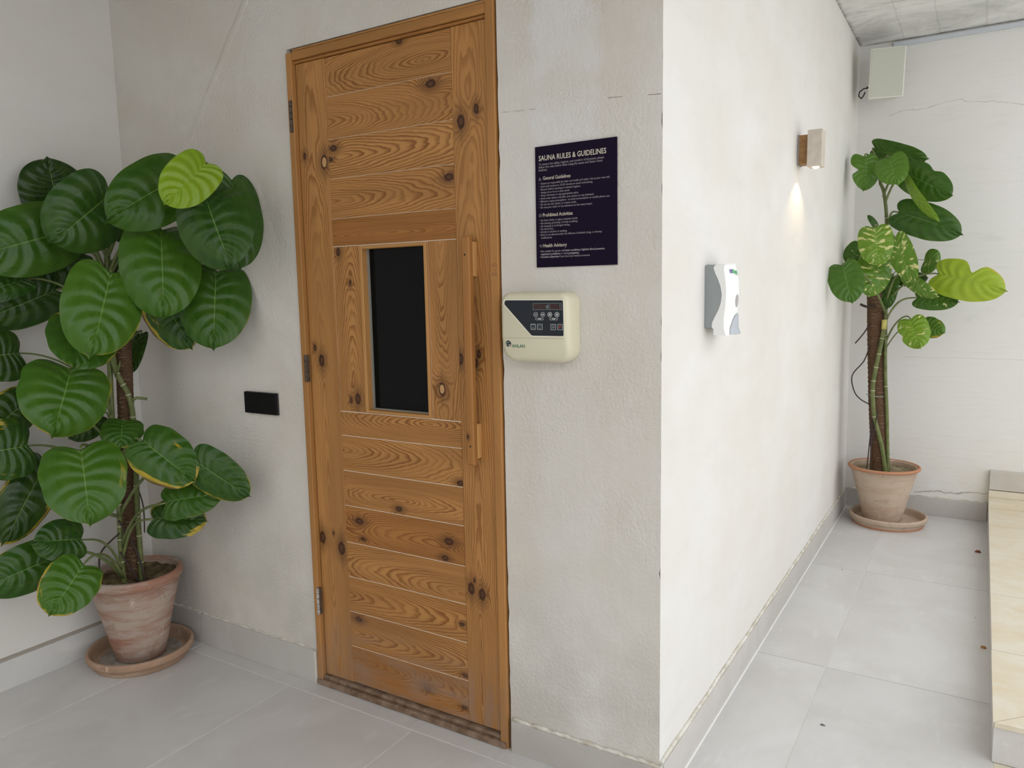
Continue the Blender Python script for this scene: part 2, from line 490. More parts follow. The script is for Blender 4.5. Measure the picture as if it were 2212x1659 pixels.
def rrect(x0, x1, z0, z1, r, n=6):
    pts = []
    for cx, cz, a0 in ((x1 - r, z1 - r, 0), (x0 + r, z1 - r, 90), (x0 + r, z0 + r, 180), (x1 - r, z0 + r, 270)):
        for i in range(n + 1):
            a = math.radians(a0 + 90 * i / n)
            pts.append((cx + r * math.cos(a), cz + r * math.sin(a)))
    return pts

def circle(cx, cz, r, n=24): return [(cx + r * math.cos(2 * math.pi * i / n), cz + r * math.sin(2 * math.pi * i / n)) for i in range(n)]

def ring(mb, outer, inner, y0, y1):
    """flat frame between two outlines with the same number of points, in the xz plane"""
    n = len(outer)
    vs = [(p[0], y0, p[1]) for p in outer] + [(p[0], y0, p[1]) for p in inner] + [(p[0], y1, p[1]) for p in outer] + [(p[0], y1, p[1]) for p in inner]
    fs = []
    for i in range(n):
        j = (i + 1) % n
        fs += [(i, j, n + j, n + i), (2 * n + i, 3 * n + i, 3 * n + j, 2 * n + j), (i, 2 * n + i, 2 * n + j, j), (n + i, n + j, 3 * n + j, 3 * n + i)]
    return mb.add(vs, fs)

# lettering: the built-in font turned into flat meshes lying in a wall plane
TEXT_JOBS = []
def text_meshes(lines):
    """lines: (body, x0, x1 or None, z baseline, size, bold, y) -> list of (verts, faces)"""
    obs = []
    for (body, x0, x1, z, size, bold, y) in lines:
        cu = bpy.data.curves.new('lettering', 'FONT'); cu.body = body; cu.size = size; cu.resolution_u = 2
        cu.offset = bold
        ob = bpy.data.objects.new('lettering', cu); COL.objects.link(ob); obs.append(ob)
    dg = bpy.context.evaluated_depsgraph_get()
    res = []
    for ob, (body, x0, x1, z, size, bold, y) in zip(obs, lines):
        me = bpy.data.meshes.new_from_object(ob.evaluated_get(dg))
        co = [v.co.copy() for v in me.vertices]
        lo = min(c.x for c in co); hi = max(c.x for c in co)
        k = (x1 - x0) / (hi - lo) if x1 is not None else 1.0
        res.append(([(x0 + (c.x - lo) * k, y, z + c.y) for c in co], [tuple(p.vertices) for p in me.polygons]))
        bpy.data.meshes.remove(me)
    for ob in obs:
        cu = ob.data; bpy.data.objects.remove(ob); bpy.data.curves.remove(cu)
    return res

def board(name, x0, x1, y0, y1, z0, z1, mat, parent, along='x', ch=0.0016, seed=0.0):
    """a plank with chamfered front edges (front = y0) that carries its grain coordinates"""
    vs = [(x0, y1, z0), (x1, y1, z0), (x1, y1, z1), (x0, y1, z1),
          (x0, y0 + ch, z0), (x1, y0 + ch, z0), (x1, y0 + ch, z1), (x0, y0 + ch, z1),
          (x0 + ch, y0, z0 + ch), (x1 - ch, y0, z0 + ch), (x1 - ch, y0, z1 - ch), (x0 + ch, y0, z1 - ch)]
    fs = [(0, 3, 2, 1), (8, 9, 10, 11)]
    for i in range(4):
        j = (i + 1) % 4
        fs += [(i, j, 4 + j, 4 + i), (4 + i, 4 + j, 8 + j, 8 + i)]
    mb = MB().add(vs, fs)
    ob = mb.build(name, mat, parent)
    at = ob.data.attributes.new('grain', 'FLOAT_VECTOR', 'POINT')
    for i, v in enumerate(vs):
        d = (v[1] - y0)
        at.data[i].vector = (v[0] - x0, v[2] - z0 + d, seed) if along == 'x' else (v[2] - z0, v[0] - x0 + d, seed)
    return ob

# ================================================================== the room shell
rng = random.Random(11)
M_FRONT = plaster('roughcast_lime_plaster', 'front')
M_SIDE = plaster('brushed_lime_plaster', 'side')
M_BACK = plaster('streaked_lime_plaster', 'back')
M_CONC = concrete()
M_TILE = tile_mat('grey_porcelain_tile', (0.55, 0.535, 0.52), (0.62, 0.61, 0.60))
M_SKIRT = tile_mat('taupe_porcelain_tile', (0.46, 0.435, 0.40), (0.53, 0.51, 0.48))
M_SKIRT_PALE = tile_mat('pale_porcelain_tile', (0.56, 0.55, 0.53), (0.64, 0.63, 0.61))
M_GROUT = plain('pale_grout', (0.72, 0.71, 0.68), 0.9)
M_TRAV = travertine()
M_CREAM_TILE = tile_mat('cream_stone_tile', (0.60, 0.53, 0.40), (0.68, 0.62, 0.50))
M_BEAD = speckled('rough_plaster_bead', (0.50, 0.46, 0.37), (0.72, 0.70, 0.64), 25, 0.9, 0.6, 150)

# wall with the door opening, mitred at the outer corner
Ox0, Ox1, Oz = -0.002, W + 0.005, H + 0.003
def jit_column(x, z0, z1, n, inward, amp, chance):
    pts = []
    for i in range(n + 1):
        z = z0 + (z1 - z0) * i / n
        d = amp * rng.random() if rng.random() < chance and 0 < i < n else 0
        pts.append((x + inward * d, z))
    return pts
right_edge = jit_column(Ox1, Oz, 0, 60, 1, 0.003, 0.35)
corner = jit_column(XC, 0, ZC, 160, -1, 0.0035, 0.10)
poly = [(XL, 0), (Ox0, 0), (Ox0, Oz)] + right_edge + corner + [(XL, ZC)]
mb = MB().prism(poly, 'y', 0.0, 0.12)
nP = len(poly)
for i in range(nP):
    if poly[i][0] > XC - 0.01:
        mb.v[nP + i] = (XC - 0.12, 0.12, poly[i][1])
wall_front = struct(mb.build('wall_front', M_FRONT), 'off-white roughcast plaster wall around the wooden sauna door', 'wall')

mb = MB().prism([(0.0, 0.0), (YB, 0.0), (YB, ZC), (0.0, ZC)], 'x', XC - 0.12, XC)
mb.v[0] = (XC - 0.12, 0.12, 0.0); mb.v[3] = (XC - 0.12, 0.12, ZC)
wall_right = struct(mb.build('wall_right', M_SIDE), 'bright plaster wall carrying the soap dispenser and wall lamp', 'wall')
wall_back = struct(MB().box(XL - 0.12, 3.6, YB, YB + 0.12, 0, ZC + 0.2).build('wall_back', M_BACK), 'pale streaked plaster wall behind the small potted plant', 'wall')
wall_light_block = struct(MB().box(XL - 0.12, 4.0, -4.12, -4.0, 0, 3.0).build('wall_light_block', M_SIDE), 'plaster wall added out of view behind the viewer to block low sky', 'wall')  # unseen wall, added to cut low sky light on the door wall
wall_left = struct(MB().box(XL - 0.12, XL, -4.0, YB, 0, ZC).build('wall_left', plaster('whitewashed_lime_plaster', 'left')), 'plaster wall beside the large potted plant', 'wall')
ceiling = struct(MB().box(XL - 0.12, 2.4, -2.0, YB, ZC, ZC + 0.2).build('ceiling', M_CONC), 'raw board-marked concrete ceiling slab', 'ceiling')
ground = struct(MB().box(-6, 14, -12, 12, -0.3, -0.04).build('ground', M_GROUT), 'pale ground outside the covered passage', 'ground')

# floor: grout bed and separate tiles
floor = struct(MB().box(XL, 3.6, -4.0, YB, -0.035, -0.0018).build('floor', M_GROUT), 'large grey porcelain floor tiles', 'floor')
G = 0.0021
def tile(x0, x1, y0, y1, mat=M_TILE, z=0.0):
    return MB().box(x0 + G, x1 - G, y0 + G, y1 - G, -0.012, z + rng.uniform(-0.0004, 0.0004)).build('tile', mat, floor)
cols = [XL, -0.57, -0.07, 0.433, 0.933, 1.433, 1.933, 2.433, 2.933, 3.6]
for a, b in zip(cols, cols[1:]):
    for c, d in zip([-4.0, -2.005, -1.035], [-2.005, -1.035, -0.065]):
        tile(a, b, c, d)
for a, b in zip([XL, -0.57, -0.07, 0.42, 0.93], [-0.57, -0.07, 0.42, 0.93, XC]):
    tile(a, b, -0.065, 0.0)
tile(0, W, 0.001, 0.06)
for a, b in ((XC, 1.385), (1.385, 1.845)):
    for c, d in zip([-0.065, 0.893, 1.862, 2.83], [0.893, 1.862, 2.83, YB]):
        tile(a, b, c, d)
tile(1.845, 2.4, 0.10, 0.575, M_CREAM_TILE); tile(2.4, 3.0, 0.10, 0.575, M_CREAM_TILE)
tile(1.845, 2.4, -0.065, 0.10); tile(2.4, 3.0, -0.065, 0.10)
MB().box(XC + 0.011, XC + 0.016, 0.0, YB - 0.012, -0.002, 0.0012).build('grout_line', plain('white_silicone', (0.85, 0.85, 0.83), 0.6), floor)

# skirting tiles
def skirting(name, label, pieces, mat, ends=None):
    e = empty_struct(name, label, 'skirting')
    for (x0, x1, y0, y1, z1) in pieces:
        MB().box(x0, x1, y0, y1, 0.0, z1, 0.0015).build('skirting_tile', mat, e)
    return e
bb = skirting('baseboard_front', 'taupe tile skirting along the foot of the door wall',
     [(XL + 0.013, -0.585, -0.012, 0, 0.112), (-0.582, -0.008, -0.012, 0, 0.108), (W + 0.014, XC + 0.012, -0.012, 0, 0.088)], M_SKIRT)
MB().box(-0.0078, -0.003, -0.0125, 0.0, 0.0, 0.106, 0.001).build('end_joint', plain('pale_tile_edge', (0.66, 0.62, 0.55), 0.6), bb)
def bead(parent, pts, r):
    out = []
    n = 70
    for i in range(n + 1):
        t = i / n; a, b = Vector(pts[0]), Vector(pts[1])
        out.append(a.lerp(b, t) + Vector((0, 0, 0.0025 * math.sin(i * 0.9) * math.sin(i * 0.37 + 1))))
    return MB().tube(out, [r * (0.62 + 0.07 * math.sin(i * 0.53) + 0.05 * rng.random()) for i in range(len(out))], 8).build('plaster_bead', M_BEAD, parent, smooth='all')
bead(bb, ((W + 0.016, -0.003, 0.090), (XC + 0.008, -0.003, 0.090)), 0.0085)
bead(bb, ((XL + 0.02, -0.002, 0.112), (-0.585, -0.002, 0.112)), 0.005)
bead(bb, ((-0.58, -0.001, 0.108), (-0.01, -0.001, 0.107)), 0.006)
bb = skirting('baseboard_right', 'grey tile skirting along the bright side wall',
     [(XC, XC + 0.012, 0.0, 0.90, 0.095), (XC, XC + 0.012, 0.902, 1.87, 0.095), (XC, XC + 0.012, 1.872, YB - 0.012, 0.097)], M_SKIRT)
bead(bb, ((XC + 0.003, 0.002, 0.097), (XC + 0.003, YB - 0.014, 0.099)), 0.008)
bb = skirting('baseboard_back', 'grey tile skirting under the back wall', [(XC + 0.002, 1.838, YB - 0.012, YB, 0.098)], M_SKIRT)
bead(bb, ((XC + 0.02, YB - 0.003, 0.100), (1.836, YB - 0.003, 0.100)), 0.006)
bb = skirting('baseboard_left', 'pale tile skirting behind the large plant pot',
     [(XL, XL + 0.012, -1.2, -0.013, 0.094), (XL, XL + 0.012, -2.2, -1.202, 0.094)], M_SKIRT_PALE)
MB().box(XL, XL + 0.004, -2.2, -0.013, 0.094, 0.104).build('top_joint', plain('dusty_joint', (0.35, 0.31, 0.26), 0.9), bb)

# grey-blue cable trunking under the ceiling on the back wall, with the dark gap above it
trunk = struct(MB().box(XC + 0.16, 3.5, YB - 0.018, YB, ZC - 0.032, ZC - 0.010, 0.002).build('trim_1', plain('grey_blue_trunking', (0.56, 0.60, 0.64), 0.5)),
               'slim grey-blue cable trunking under the ceiling', 'trunking')

# ================================================================== the sauna door
door = empty_struct('door_1', 'narrow knotty pine sauna door with a small dark window', 'door')
YF = 0.008        # face of the leaf, set back in its frame
sd = [0.0]
def seed():
    sd[0] += 3.7
    return sd[0]
jw = wood(0.9, -0.06, 0.02, 210, 0.55, (), 0.004, 0.7, 0.7, 'pine_frame')
board('jamb', 0.0, 0.0215, -0.007, 0.06, 0.0, H - 0.010, jw, door, 'z', seed=seed())
board('jamb', 0.6965, W, -0.007, 0.06, 0.0, H, wood(0.9, 0.10, 0.02, 190, 0.5, (), 0.004, 0.7, 0.7, 'pine_frame'), door, 'z', seed=seed())
board('header', 0.0217, 0.6963, -0.005, 0.06, 1.918, 1.9415, wood(0.3, -0.05, 0.03, 160, 0.4, (), 0.004, 0, 0.6, 'pine_frame'), door, 'x', seed=seed())
board('header_strip', 0.0217, 0.6963, -0.001, 0.06, 1.9430, H, wood(0.3, 0.08, 0.03, 160, 0.75, (), 0.004, 0, 0.4, 'pine_frame'), door, 'x', seed=seed())
board('header_stop', 0.0217, 0.6963, 0.003, 0.06, 1.9100, 1.9172, wood(0.3, 0.08, 0.03, 160, 0.0, (), 0.004, 0, 0.8, 'pine_frame'), door, 'x', seed=seed())
wornw = speckled('worn_threshold', (0.14, 0.085, 0.05), (0.27, 0.19, 0.135), 30, 0.8, 0.3, 120)
board('threshold', 0.004, 0.714, -0.014, 0.06, 0.0, 0.018, wornw, door, 'x', 0.003, seed())
board('threshold_strip', 0.0217, 0.6963, -0.003, 0.06, 0.018, 0.030, wornw, door, 'x', 0.003, seed())
# gap filler: pale core seen between the boards
M_CORE = plain('raw_pine_core', (0.78, 0.69, 0.55), 0.7)
core = MB()
for (a, b, c, d) in ((0.024, 0.246, 0.034, 1.908), (0.482, 0.690, 0.034, 1.908), (0.246, 0.482, 0.034, 0.899), (0.246, 0.482, 1.374, 1.908)):
    core.box(a, b, 0.0104, 0.045, c, d)
core.build('door_core', M_CORE, door)
# stiles
board('stile', 0.0235, 0.1385, YF, 0.03, 0.032, 1.909, wood(0.55, 0.052, 0.055, 105, 0.5,
      ((1.615, 0.020, 0.0065, 'knot'), (1.590, 0.098, 0.013, 'plug'), (1.05, 0.022, 0.0065, 'knot'), (1.012, 0.048, 0.012, 'knot'),
       (0.455, 0.014, 0.013, 'knot'), (0.432, 0.094, 0.014, 'knot'), (0.475, 0.062, 0.004, 'knot')), 0.005, 0.9, 0.8), door, 'z', seed=seed())
board('stile', 0.5815, 0.6925, YF, 0.03, 0.034, 1.909, wood(0.2, 0.048, 0.05, 115, 0.45,
      ((1.640, 0.026, 0.0125, 'knot'), (1.665, 0.074, 0.0085, 'knot'), (1.045, 0.064, 0.007, 'knot'), (1.02, 0.052, 0.009, 'knot'), (1.03, 0.004, 0.010, 'knot'),
       (0.395, 0.020, 0.0115, 'knot'), (0.385, 0.056, 0.0115, 'knot'), (0.42, 0.031, 0.0045, 'knot')), 0.005, 0.9, 0.75), door, 'z', seed=seed())
# horizontal planks, top to bottom: (z0, z1, u0, v0, a, rings per metre, tone, knots)
PL = [
 (1.8010, 1.9085, 0.350, 0.042, 0.20, 120, 0.50, ((0.275, 0.103, 0.007, 'knot'),)),
 (1.6830, 1.8010, -0.10, 0.045, 0.16, 130, 0.38, ((0.375, 0.098, 0.011, 'knot'),)),
 (1.5720, 1.6830, -0.02, 0.060, 0.13, 100, 0.55, ((0.020, 0.085, 0.009, 'knot'), (0.008, 0.055, 0.006, 'knot'))),
 (1.4590, 1.5720, -0.05, 0.050, 0.12, 105, 0.40, ((0.425, 0.080, 0.010, 'knot'),)),
 (1.3800, 1.4590, 0.150, 0.030, 0.07, 150, -0.35, ()),
 (0.8200, 0.8930, 0.330, 0.058, 0.17, 140, 0.35, ()),
 (0.7120, 0.8200, -0.08, 0.062, 0.16, 105, 0.40, ((0.435, 0.010, 0.008, 'knot'),)),
 (0.6030, 0.7120, 0.215, 0.040, 0.15, 150, 0.42, ((0.213, 0.016, 0.008, 'knot'),)),
 (0.4880, 0.6030, 0.520, 0.050, 0.10, 130, -0.15, ((0.055, 0.072, 0.0105, 'knot'), (0.068, 0.018, 0.006, 'knot'), (0.390, 0.062, 0.0105, 'knot'), (0.375, 0.012, 0.008, 'knot'))),
 (0.3780, 0.4880, 0.480, 0.030, 0.13, 115, 0.45, ()),
 (0.2660, 0.3780, -0.12, 0.050, 0.11, 100, 0.35, ((0.428, 0.050, 0.006, 'knot'),)),
 (0.1530, 0.2660, -0.03, 0.045, 0.12, 120, 0.33, ((0.036, 0.092, 0.009, 'knot'), (0.432, 0.014, 0.006, 'knot'))),
 (0.0330, 0.1530, 0.050, 0.078, 0.14, 135, -0.10, ((0.295, 0.060, 0.011, 'knot'), (0.428, 0.035, 0.007, 'knot'))),
]
for (z0, z1, u0, v0, a, fq, tone, kn) in PL:
    board('plank', 0.1388, 0.5812, YF + 0.001, 0.03, z0 + (0.0010 if z0 < 0.85 else 0.0006), z1 - (0.0010 if z0 < 0.8 else 0.0006), wood(u0, v0, a, fq, tone, kn, 0.005, 0.9 if z0 < 0.3 else 0.0), door, 'x', 0.0009, seed())
board('plank', 0.1388, 0.2425, YF + 0.001, 0.03, 0.8945, 1.3790, wood(-0.15, 0.062, 0.11, 140, 0.5,
      ((0.470, 0.020, 0.008, 'knot'), (0.38, 0.062, 0.005, 'knot'), (0.04, 0.072, 0.011, 'knot'), (0.035, 0.045, 0.006, 'knot')), 0.005), door, 'z', seed=seed())
board('plank', 0.4858, 0.5812, YF + 0.001, 0.03, 0.8945, 1.3790, wood(0.62, 0.044, 0.10, 150, 0.55,
      ((0.085, 0.035, 0.0115, 'plug'),), 0.005), door, 'z', seed=seed())
# window: four beads and a dark pane
win = MB().box(0.25, 0.48, 0.031, 0.035, 0.90, 1.374)
Kg = NT('dark_glass', 0.03, 0.10); Kg.color((0.004, 0.005, 0.005))
win.build('window_pane', Kg.mat, door)
bm_ = wood(0.2, -0.04, 0.03, 200, 1.0, (), 0.003, 0, 0.35, 'fresh_pine_bead')
board('window_bead', 0.2435, 0.2545, 0.003, 0.034, 0.896, 1.3775, bm_, door, 'z', 0.002, seed())
board('window_bead', 0.4750, 0.4850, 0.003, 0.034, 0.896, 1.3775, bm_, door, 'z', 0.002, seed())
board('window_bead', 0.2547, 0.4748, 0.003, 0.034, 1.3680, 1.3775, bm_, door, 'x', 0.002, seed())
board('window_bead', 0.2547, 0.4748, 0.003, 0.034, 0.896, 0.9050, bm_, door, 'x', 0.002, seed())
MB().box(0.2547, 0.2592, 0.024, 0.031, 0.905, 1.368).box(0.2592, 0.4748, 0.024, 0.031, 0.905, 0.9085).build('pane_seal', plain('grey_putty', (0.27, 0.25, 0.21), 0.7), door)
# hinges
M_HD = speckled('rusty_hinge', (0.055, 0.036, 0.026), (0.10, 0.07, 0.05), 60, 0.5, 0.1, 200)
M_HL = speckled('worn_white_hinge', (0.55, 0.52, 0.48), (0.30, 0.27, 0.25), 90, 0.45, 0.1, 200)
def hinge(z0, z1, x, mat):
    h = MB().box(x - 0.0058, x + 0.0058, -0.0085, 0.002, z0, z1, 0.001).build('hinge', M_HD, door)
    n = 5; L = (z1 - z0) / n
    for i in range(n):
        MB().tube([(x, -0.0095, z0 + L * i + 0.0012), (x, -0.0095, z0 + L * (i + 1) - 0.0012)], 0.0048, 12).build('knuckle', mat, h, smooth=True)
hinge(1.716, 1.806, 0.0135, M_HD); hinge(0.978, 1.060, 0.0205, M_HD); hinge(0.236, 0.324, 0.0215, M_HL)
# pull handle
M_GRIP = wood(0.2, -0.05, 0.02, 150, -0.05, ((0.075, 0.006, 0.004, 'knot'),), 0.004, 0, 0.6, 'handled_pine')
M_BLK = wood(0.02, -0.06, 0.02, 130, 1.6, (), 0.003, 0, 0.3, 'lightened_pine_block')  # paler tone paints in the light falling on the block sides
hd = board('handle', 0.6230, 0.6475, -0.0290, -0.0120, 0.788, 1.3825, M_GRIP, door, 'z', 0.003, seed())
for z0, z1 in ((1.281, 1.369), (0.803, 0.895)):
    b_ = board('handle_block', 0.6200, 0.6475, -0.0120, 0.0085, z0, z1, M_BLK, hd, 'z', 0.002, seed())
M_DARK = plain('screw_hole', (0.010, 0.010, 0.014), 0.6)
for (hx, hz) in ((0.6345, 1.336), (0.6365, 0.838)):
    MB().tube([(hx, -0.0296, hz), (hx, -0.0285, hz)], 0.0026, 12).build('screw_hole', M_DARK, hd)
# pencilled figures on the jamb
pen = MB()
for vs, fs in text_meshes([('373', 0.702, 0.7165, 1.303, 0.012, 0, -0.0073), ('x', 0.708, 0.7125, 1.2925, 0.010, 0, -0.0073), ('206', 0.702, 0.7165, 1.281, 0.011, 0, -0.0073)]):
    pen.add(vs, fs)
pen.build('pencil_figures', plain('faded_pencil', (0.20, 0.10, 0.05), 0.8), door)

# ================================================================== rules sign
sign = thing('rules_sign', (0.937, -0.002, 1.296), 'dark purple printed board of sauna rules beside the door', 'sign')
Kp = NT('purple_print', 0.35, 0.06); Kp.color((0.0095, 0.0050, 0.0185))
MB().box(0.8310, 1.0440, -0.0045, -0.0005, 1.2975, 1.5835, 0.0006).build('sign_board', Kp.mat, sign)
SIGN = [
 ('SAUNA RULES & GUIDELINES', 0.8413, 1.0183, 1.5499),
 ('To ensure the safety, hygiene, and comfort of all guests, please', 0.8411, 1.0127, 1.5392),
 ('follow the rules below when using the sauna and steam room', 0.841, 1.0084, 1.5324),
 ('facilities:', 0.8409, 0.8642, 1.5256),
 ('General Guidelines', 0.8521, 0.9261, 1.5047),
 ('Guests are responsible for their own health and safety. Use at your own risk.', 0.8461, 1.027, 1.4945),
 ('Limit each session to 15-20 minutes to avoid overheating.', 0.8459, 0.9838, 1.4874),
 ('Shower before entering to maintain hygiene.', 0.8458, 0.9525, 1.4804),
 ('Always sit or lie on a clean towel.', 0.8457, 0.9239, 1.4733),
 ('Wear swimwear or spa-appropriate attire.', 0.8456, 0.9473, 1.4663),
 ('Drink water before and after your session to stay hydrated.', 0.8455, 0.9864, 1.4592),
 ('Maintain a quiet atmosphere - no loud conversations or mobile phone use.', 0.8454, 1.0268, 1.4522),
 ('Do not use oils, lotions, or creams inside.', 0.8452, 0.9415, 1.4451),
 ('Do not pour water or any substance on the sauna heater.', 0.8451, 0.9828, 1.4381),
 ('Prohibited Activities', 0.8507, 0.9311, 1.418),
 ('No food, drinks, or glass containers inside.', 0.8451, 0.9446, 1.4075),
 ('No shaving, grooming, or body scrubbing.', 0.845, 0.9445, 1.4006),
 ('No sleeping or prolonged resting.', 0.8449, 0.9237, 1.3937),
 ('No electronics.', 0.8448, 0.8797, 1.3868),
 ('Strictly no alcohol or smoking.', 0.8446, 0.916, 1.3799),
 ('Entry is not allowed under the influence of alcohol, drugs, or drowsy', 0.8445, 1.0063, 1.373),
 ('medications.', 0.8449, 0.8757, 1.3661),
 ('Health Advisory', 0.8515, 0.9148, 1.3453),
 ('Not suitable for guests with ', 0.8439, 0.9099, 1.3338),
 ('heart conditions, high/low blood pressure,', 0.9111, 1.0138, 1.3338),
 ('respiratory problems,', 0.8438, 0.8968, 1.327),
 ('or during ', 0.8983, 0.9204, 1.327),
 ('pregnancy.', 0.9218, 0.9478, 1.327),
 ('Consult a physician', 0.8437, 0.8929, 1.3202),
 ('if you have any medical concerns.', 0.8948, 0.9758, 1.3202),
]
BIG = {'SAUNA RULES & GUIDELINES': (0.0172, 0.00022), 'General Guidelines': (0.0120, 0.00008), 'Prohibited Activities': (0.0120, 0.00008), 'Health Advisory': (0.0120, 0.00008)}
BOLD = ('heart', 'respiratory', 'pregnancy', 'Consult')
jobs = []
for (t, x0, x1, z) in SIGN:
    if t in BIG: s_, b_ = BIG[t]
    else: s_ = 0.0074 if z > 1.52 else 0.0066; b_ = 0.00016 if t.startswith(BOLD) else 0.00002
    jobs.append((t.strip(), x0, x1, z, s_, b_, -0.00495))
res = text_meshes(jobs)
M_INK = plain('cream_lettering', (0.62, 0.57, 0.47), 0.6)
M_INK2 = plain('grey_lettering', (0.34, 0.31, 0.33), 0.6)
mt, mbod = MB(), MB()
for (t, *_), (vs, fs) in zip(SIGN, res):
    if t in BIG and not t.startswith('SAUNA'): MB().add(vs, fs).build('heading_lettering', M_INK, sign)
    else: (mt if t.startswith('SAUNA') else mbod).add(vs, fs)
# bullets
for (t, x0, x1, z) in SIGN:
    if x0 < 0.8465 and z < 1.50 and t not in BIG and not t.startswith(('medic', 'respir')):
        mbod.add([(p[0], -0.00495, p[1]) for p in circle(0.8412, z + 0.0022, 0.00075, 8)], [tuple(range(8))])
mt.build('title_lettering', M_INK, sign); mbod.build('body_lettering', M_INK2, sign)
ic = MB()
tri = [(0.8400, 1.5040), (0.8475, 1.5040), (0.84375, 1.5110)]
def inset(poly, k):
    cx = sum(p[0] for p in poly) / len(poly); cz = sum(p[1] for p in poly) / len(poly)
    return [(cx + (p[0] - cx) * k, cz + (p[1] - cz) * k) for p in poly]
ring(ic, tri, inset(tri, 0.78), -0.00500, -0.00465)
ic.box(0.8434, 0.8441, -0.005, -0.0047, 1.5055, 1.5080)
ic.build('warning_icon', M_INK2, sign); ic = MB()
ring(ic, circle(0.8436, 1.4215, 0.0038), circle(0.8436, 1.4215, 0.0032), -0.005, -0.00465)
ic.add([(0.8410, -0.005, 1.4192), (0.8416, -0.005, 1.4188), (0.8462, -0.005, 1.4238), (0.8456, -0.005, 1.4242)], [(0, 1, 2, 3)])
ic.build('prohibition_icon', M_INK2, sign); ic = MB()
heart = []
for i in range(28):
    a = 2 * math.pi * i / 28
    heart.append((0.8448 + 0.00026 * 16 * math.sin(a) ** 3, 1.3487 + 0.00026 * (13 * math.cos(a) - 5 * math.cos(2 * a) - 2 * math.cos(3 * a) - math.cos(4 * a))))
ring(ic, heart, inset(heart, 0.84), -0.005, -0.00465)
ic.box(0.8402, 0.8452, -0.005, -0.0047, 1.3484, 1.3489)
ic.build('heart_icon', M_INK2, sign)

# ================================================================== sauna heater controller
ctl = thing('sauna_controller', (0.851, -0.001, 1.070), 'cream plastic sauna heater controller with dark display panel', 'control box')
M_CRM = plain('cream_plastic', (0.66, 0.62, 0.46), 0.38, 0.45)
X0, X1, Z0, Z1, D = 0.7570, 0.9460, 1.0690, 1.2385, 0.062
levels = [(0.0005, 0.0), (0.046, 0.0), (0.054, 0.0018), (0.0595, 0.006), (D, 0.0125)]
zl = 1.1285
def case_outline(ins, n=8):
    a, b_, c, d = X0 + ins, X1 - ins, Z0 + ins, Z1 - ins
    pts = []
    for cx, cz, a0, r in ((1, 1, 0, 0.026), (0, 1, 90, 0.026), (0, 0, 180, 0.036), (1, 0, 270, 0.034)):
        r = max(0.008, r - ins)
        ox = b_ - r if cx else a + r; oz = d - r if cz else c + r
        pts += [(ox + r * math.cos(math.radians(a0 + 90 * i / n)), oz + r * math.sin(math.radians(a0 + 90 * i / n))) for i in range(n + 1)]
        if a0 == 90: pts.append((a, zl))
    pts.append((b_, zl))
    return pts
mb = MB(); nn = None
prev = None
for dpt, ins in levels:
    ol = case_outline(ins)
    row = []
    for (px, pz) in ol:
        dd = dpt - (max(0.0, zl - pz) * 0.24 * dpt / D)
        row.append((px, -dd, pz))
    n0 = len(mb.v); nn = len(row); mb.v += row
    if prev is not None:
        mb.f += [(prev + i, prev + (i + 1) % nn, n0 + (i + 1) % nn, n0 + i) for i in range(nn)]
    prev = n0
# front: upper flat and lower sloping face, split at zl
top_i = [i for i in range(nn) if mb.v[prev + i][2] >= zl - 1e-6]; low_i = [i for i in range(nn) if mb.v[prev + i][2] <= zl + 1e-6]
mb.f.append(tuple(prev + i for i in top_i))
mb.f.append(tuple(prev + i for i in low_i))
mb.f.append(tuple(range(nn - 1, -1, -1)))
mb.build('controller_case', M_CRM, ctl, smooth=True)
# fold line of the wiring cover
MB().box(X0 + 0.0125, X1 - 0.0125, -D - 0.0003, -D + 0.003, zl - 0.0007, zl + 0.0006).build('cover_seam', plain('shadow_seam', (0.50, 0.47, 0.34), 0.5), ctl)
def round_poly(pts, r, n=5):
    out = []
    m = len(pts)
    for i in range(m):
        p = Vector(pts[i]); a = Vector(pts[i - 1]); b = Vector(pts[(i + 1) % m])
        da = (a - p).normalized(); db = (b - p).normalized()
        for k in range(n + 1):
            t = k / n
            q = (p + da * r) * (1 - t) ** 2 + p * 2 * t * (1 - t) + (p + db * r) * t ** 2
            out.append((q.x, q.y))
    return out
PANEL = [(0.7745, 1.2195), (0.9335, 1.2180), (0.9345, 1.1345), (0.8480, 1.1345), (0.7715, 1.2105)]
po = round_poly(PANEL, 0.0042)
cx_, cz_ = 0.8640, 1.1780
big = [(p[0] + (0.0030 if p[0] > cx_ else -0.0030) * 0.9, p[1] + (0.0026 if p[1] > cz_ else -0.0026)) for p in po]
big = round_poly([(0.7700, 1.2225), (0.9365, 1.2210), (0.9375, 1.1315), (0.8465, 1.1315), (0.7680, 1.2095)], 0.0065)
rimm = MB(); ring(rimm, big, po, -D - 0.0016, -D + 0.001); rimm.build('panel_rim', plain('pale_cream_rim', (0.74, 0.71, 0.57), 0.35), ctl, smooth=True)
Kd = NT('navy_membrane', 0.35, 0.25); Kd.color((0.016, 0.020, 0.028))
panel = MB().prism(po, 'y', -D - 0.0011, -D + 0.001).build('display_panel', Kd.mat, ctl)
YP = -D - 0.0013
M_PG = plain('grey_print', (0.50, 0.52, 0.52), 0.5); M_PW = plain('white_print', (0.75, 0.75, 0.75), 0.5)
M_RED = plain('red_print', (0.42, 0.04, 0.04), 0.5); M_LED = plain('red_led_window', (0.022, 0.004, 0.006), 0.2); M_SEG = plain('unlit_segments', (0.085, 0.018, 0.022), 0.4)
M_TEAL = plain('teal_frame', (0.13, 0.16, 0.16), 0.5)
def rect(a, b, c, d): return [(a, c), (b, c), (b, d), (a, d)]
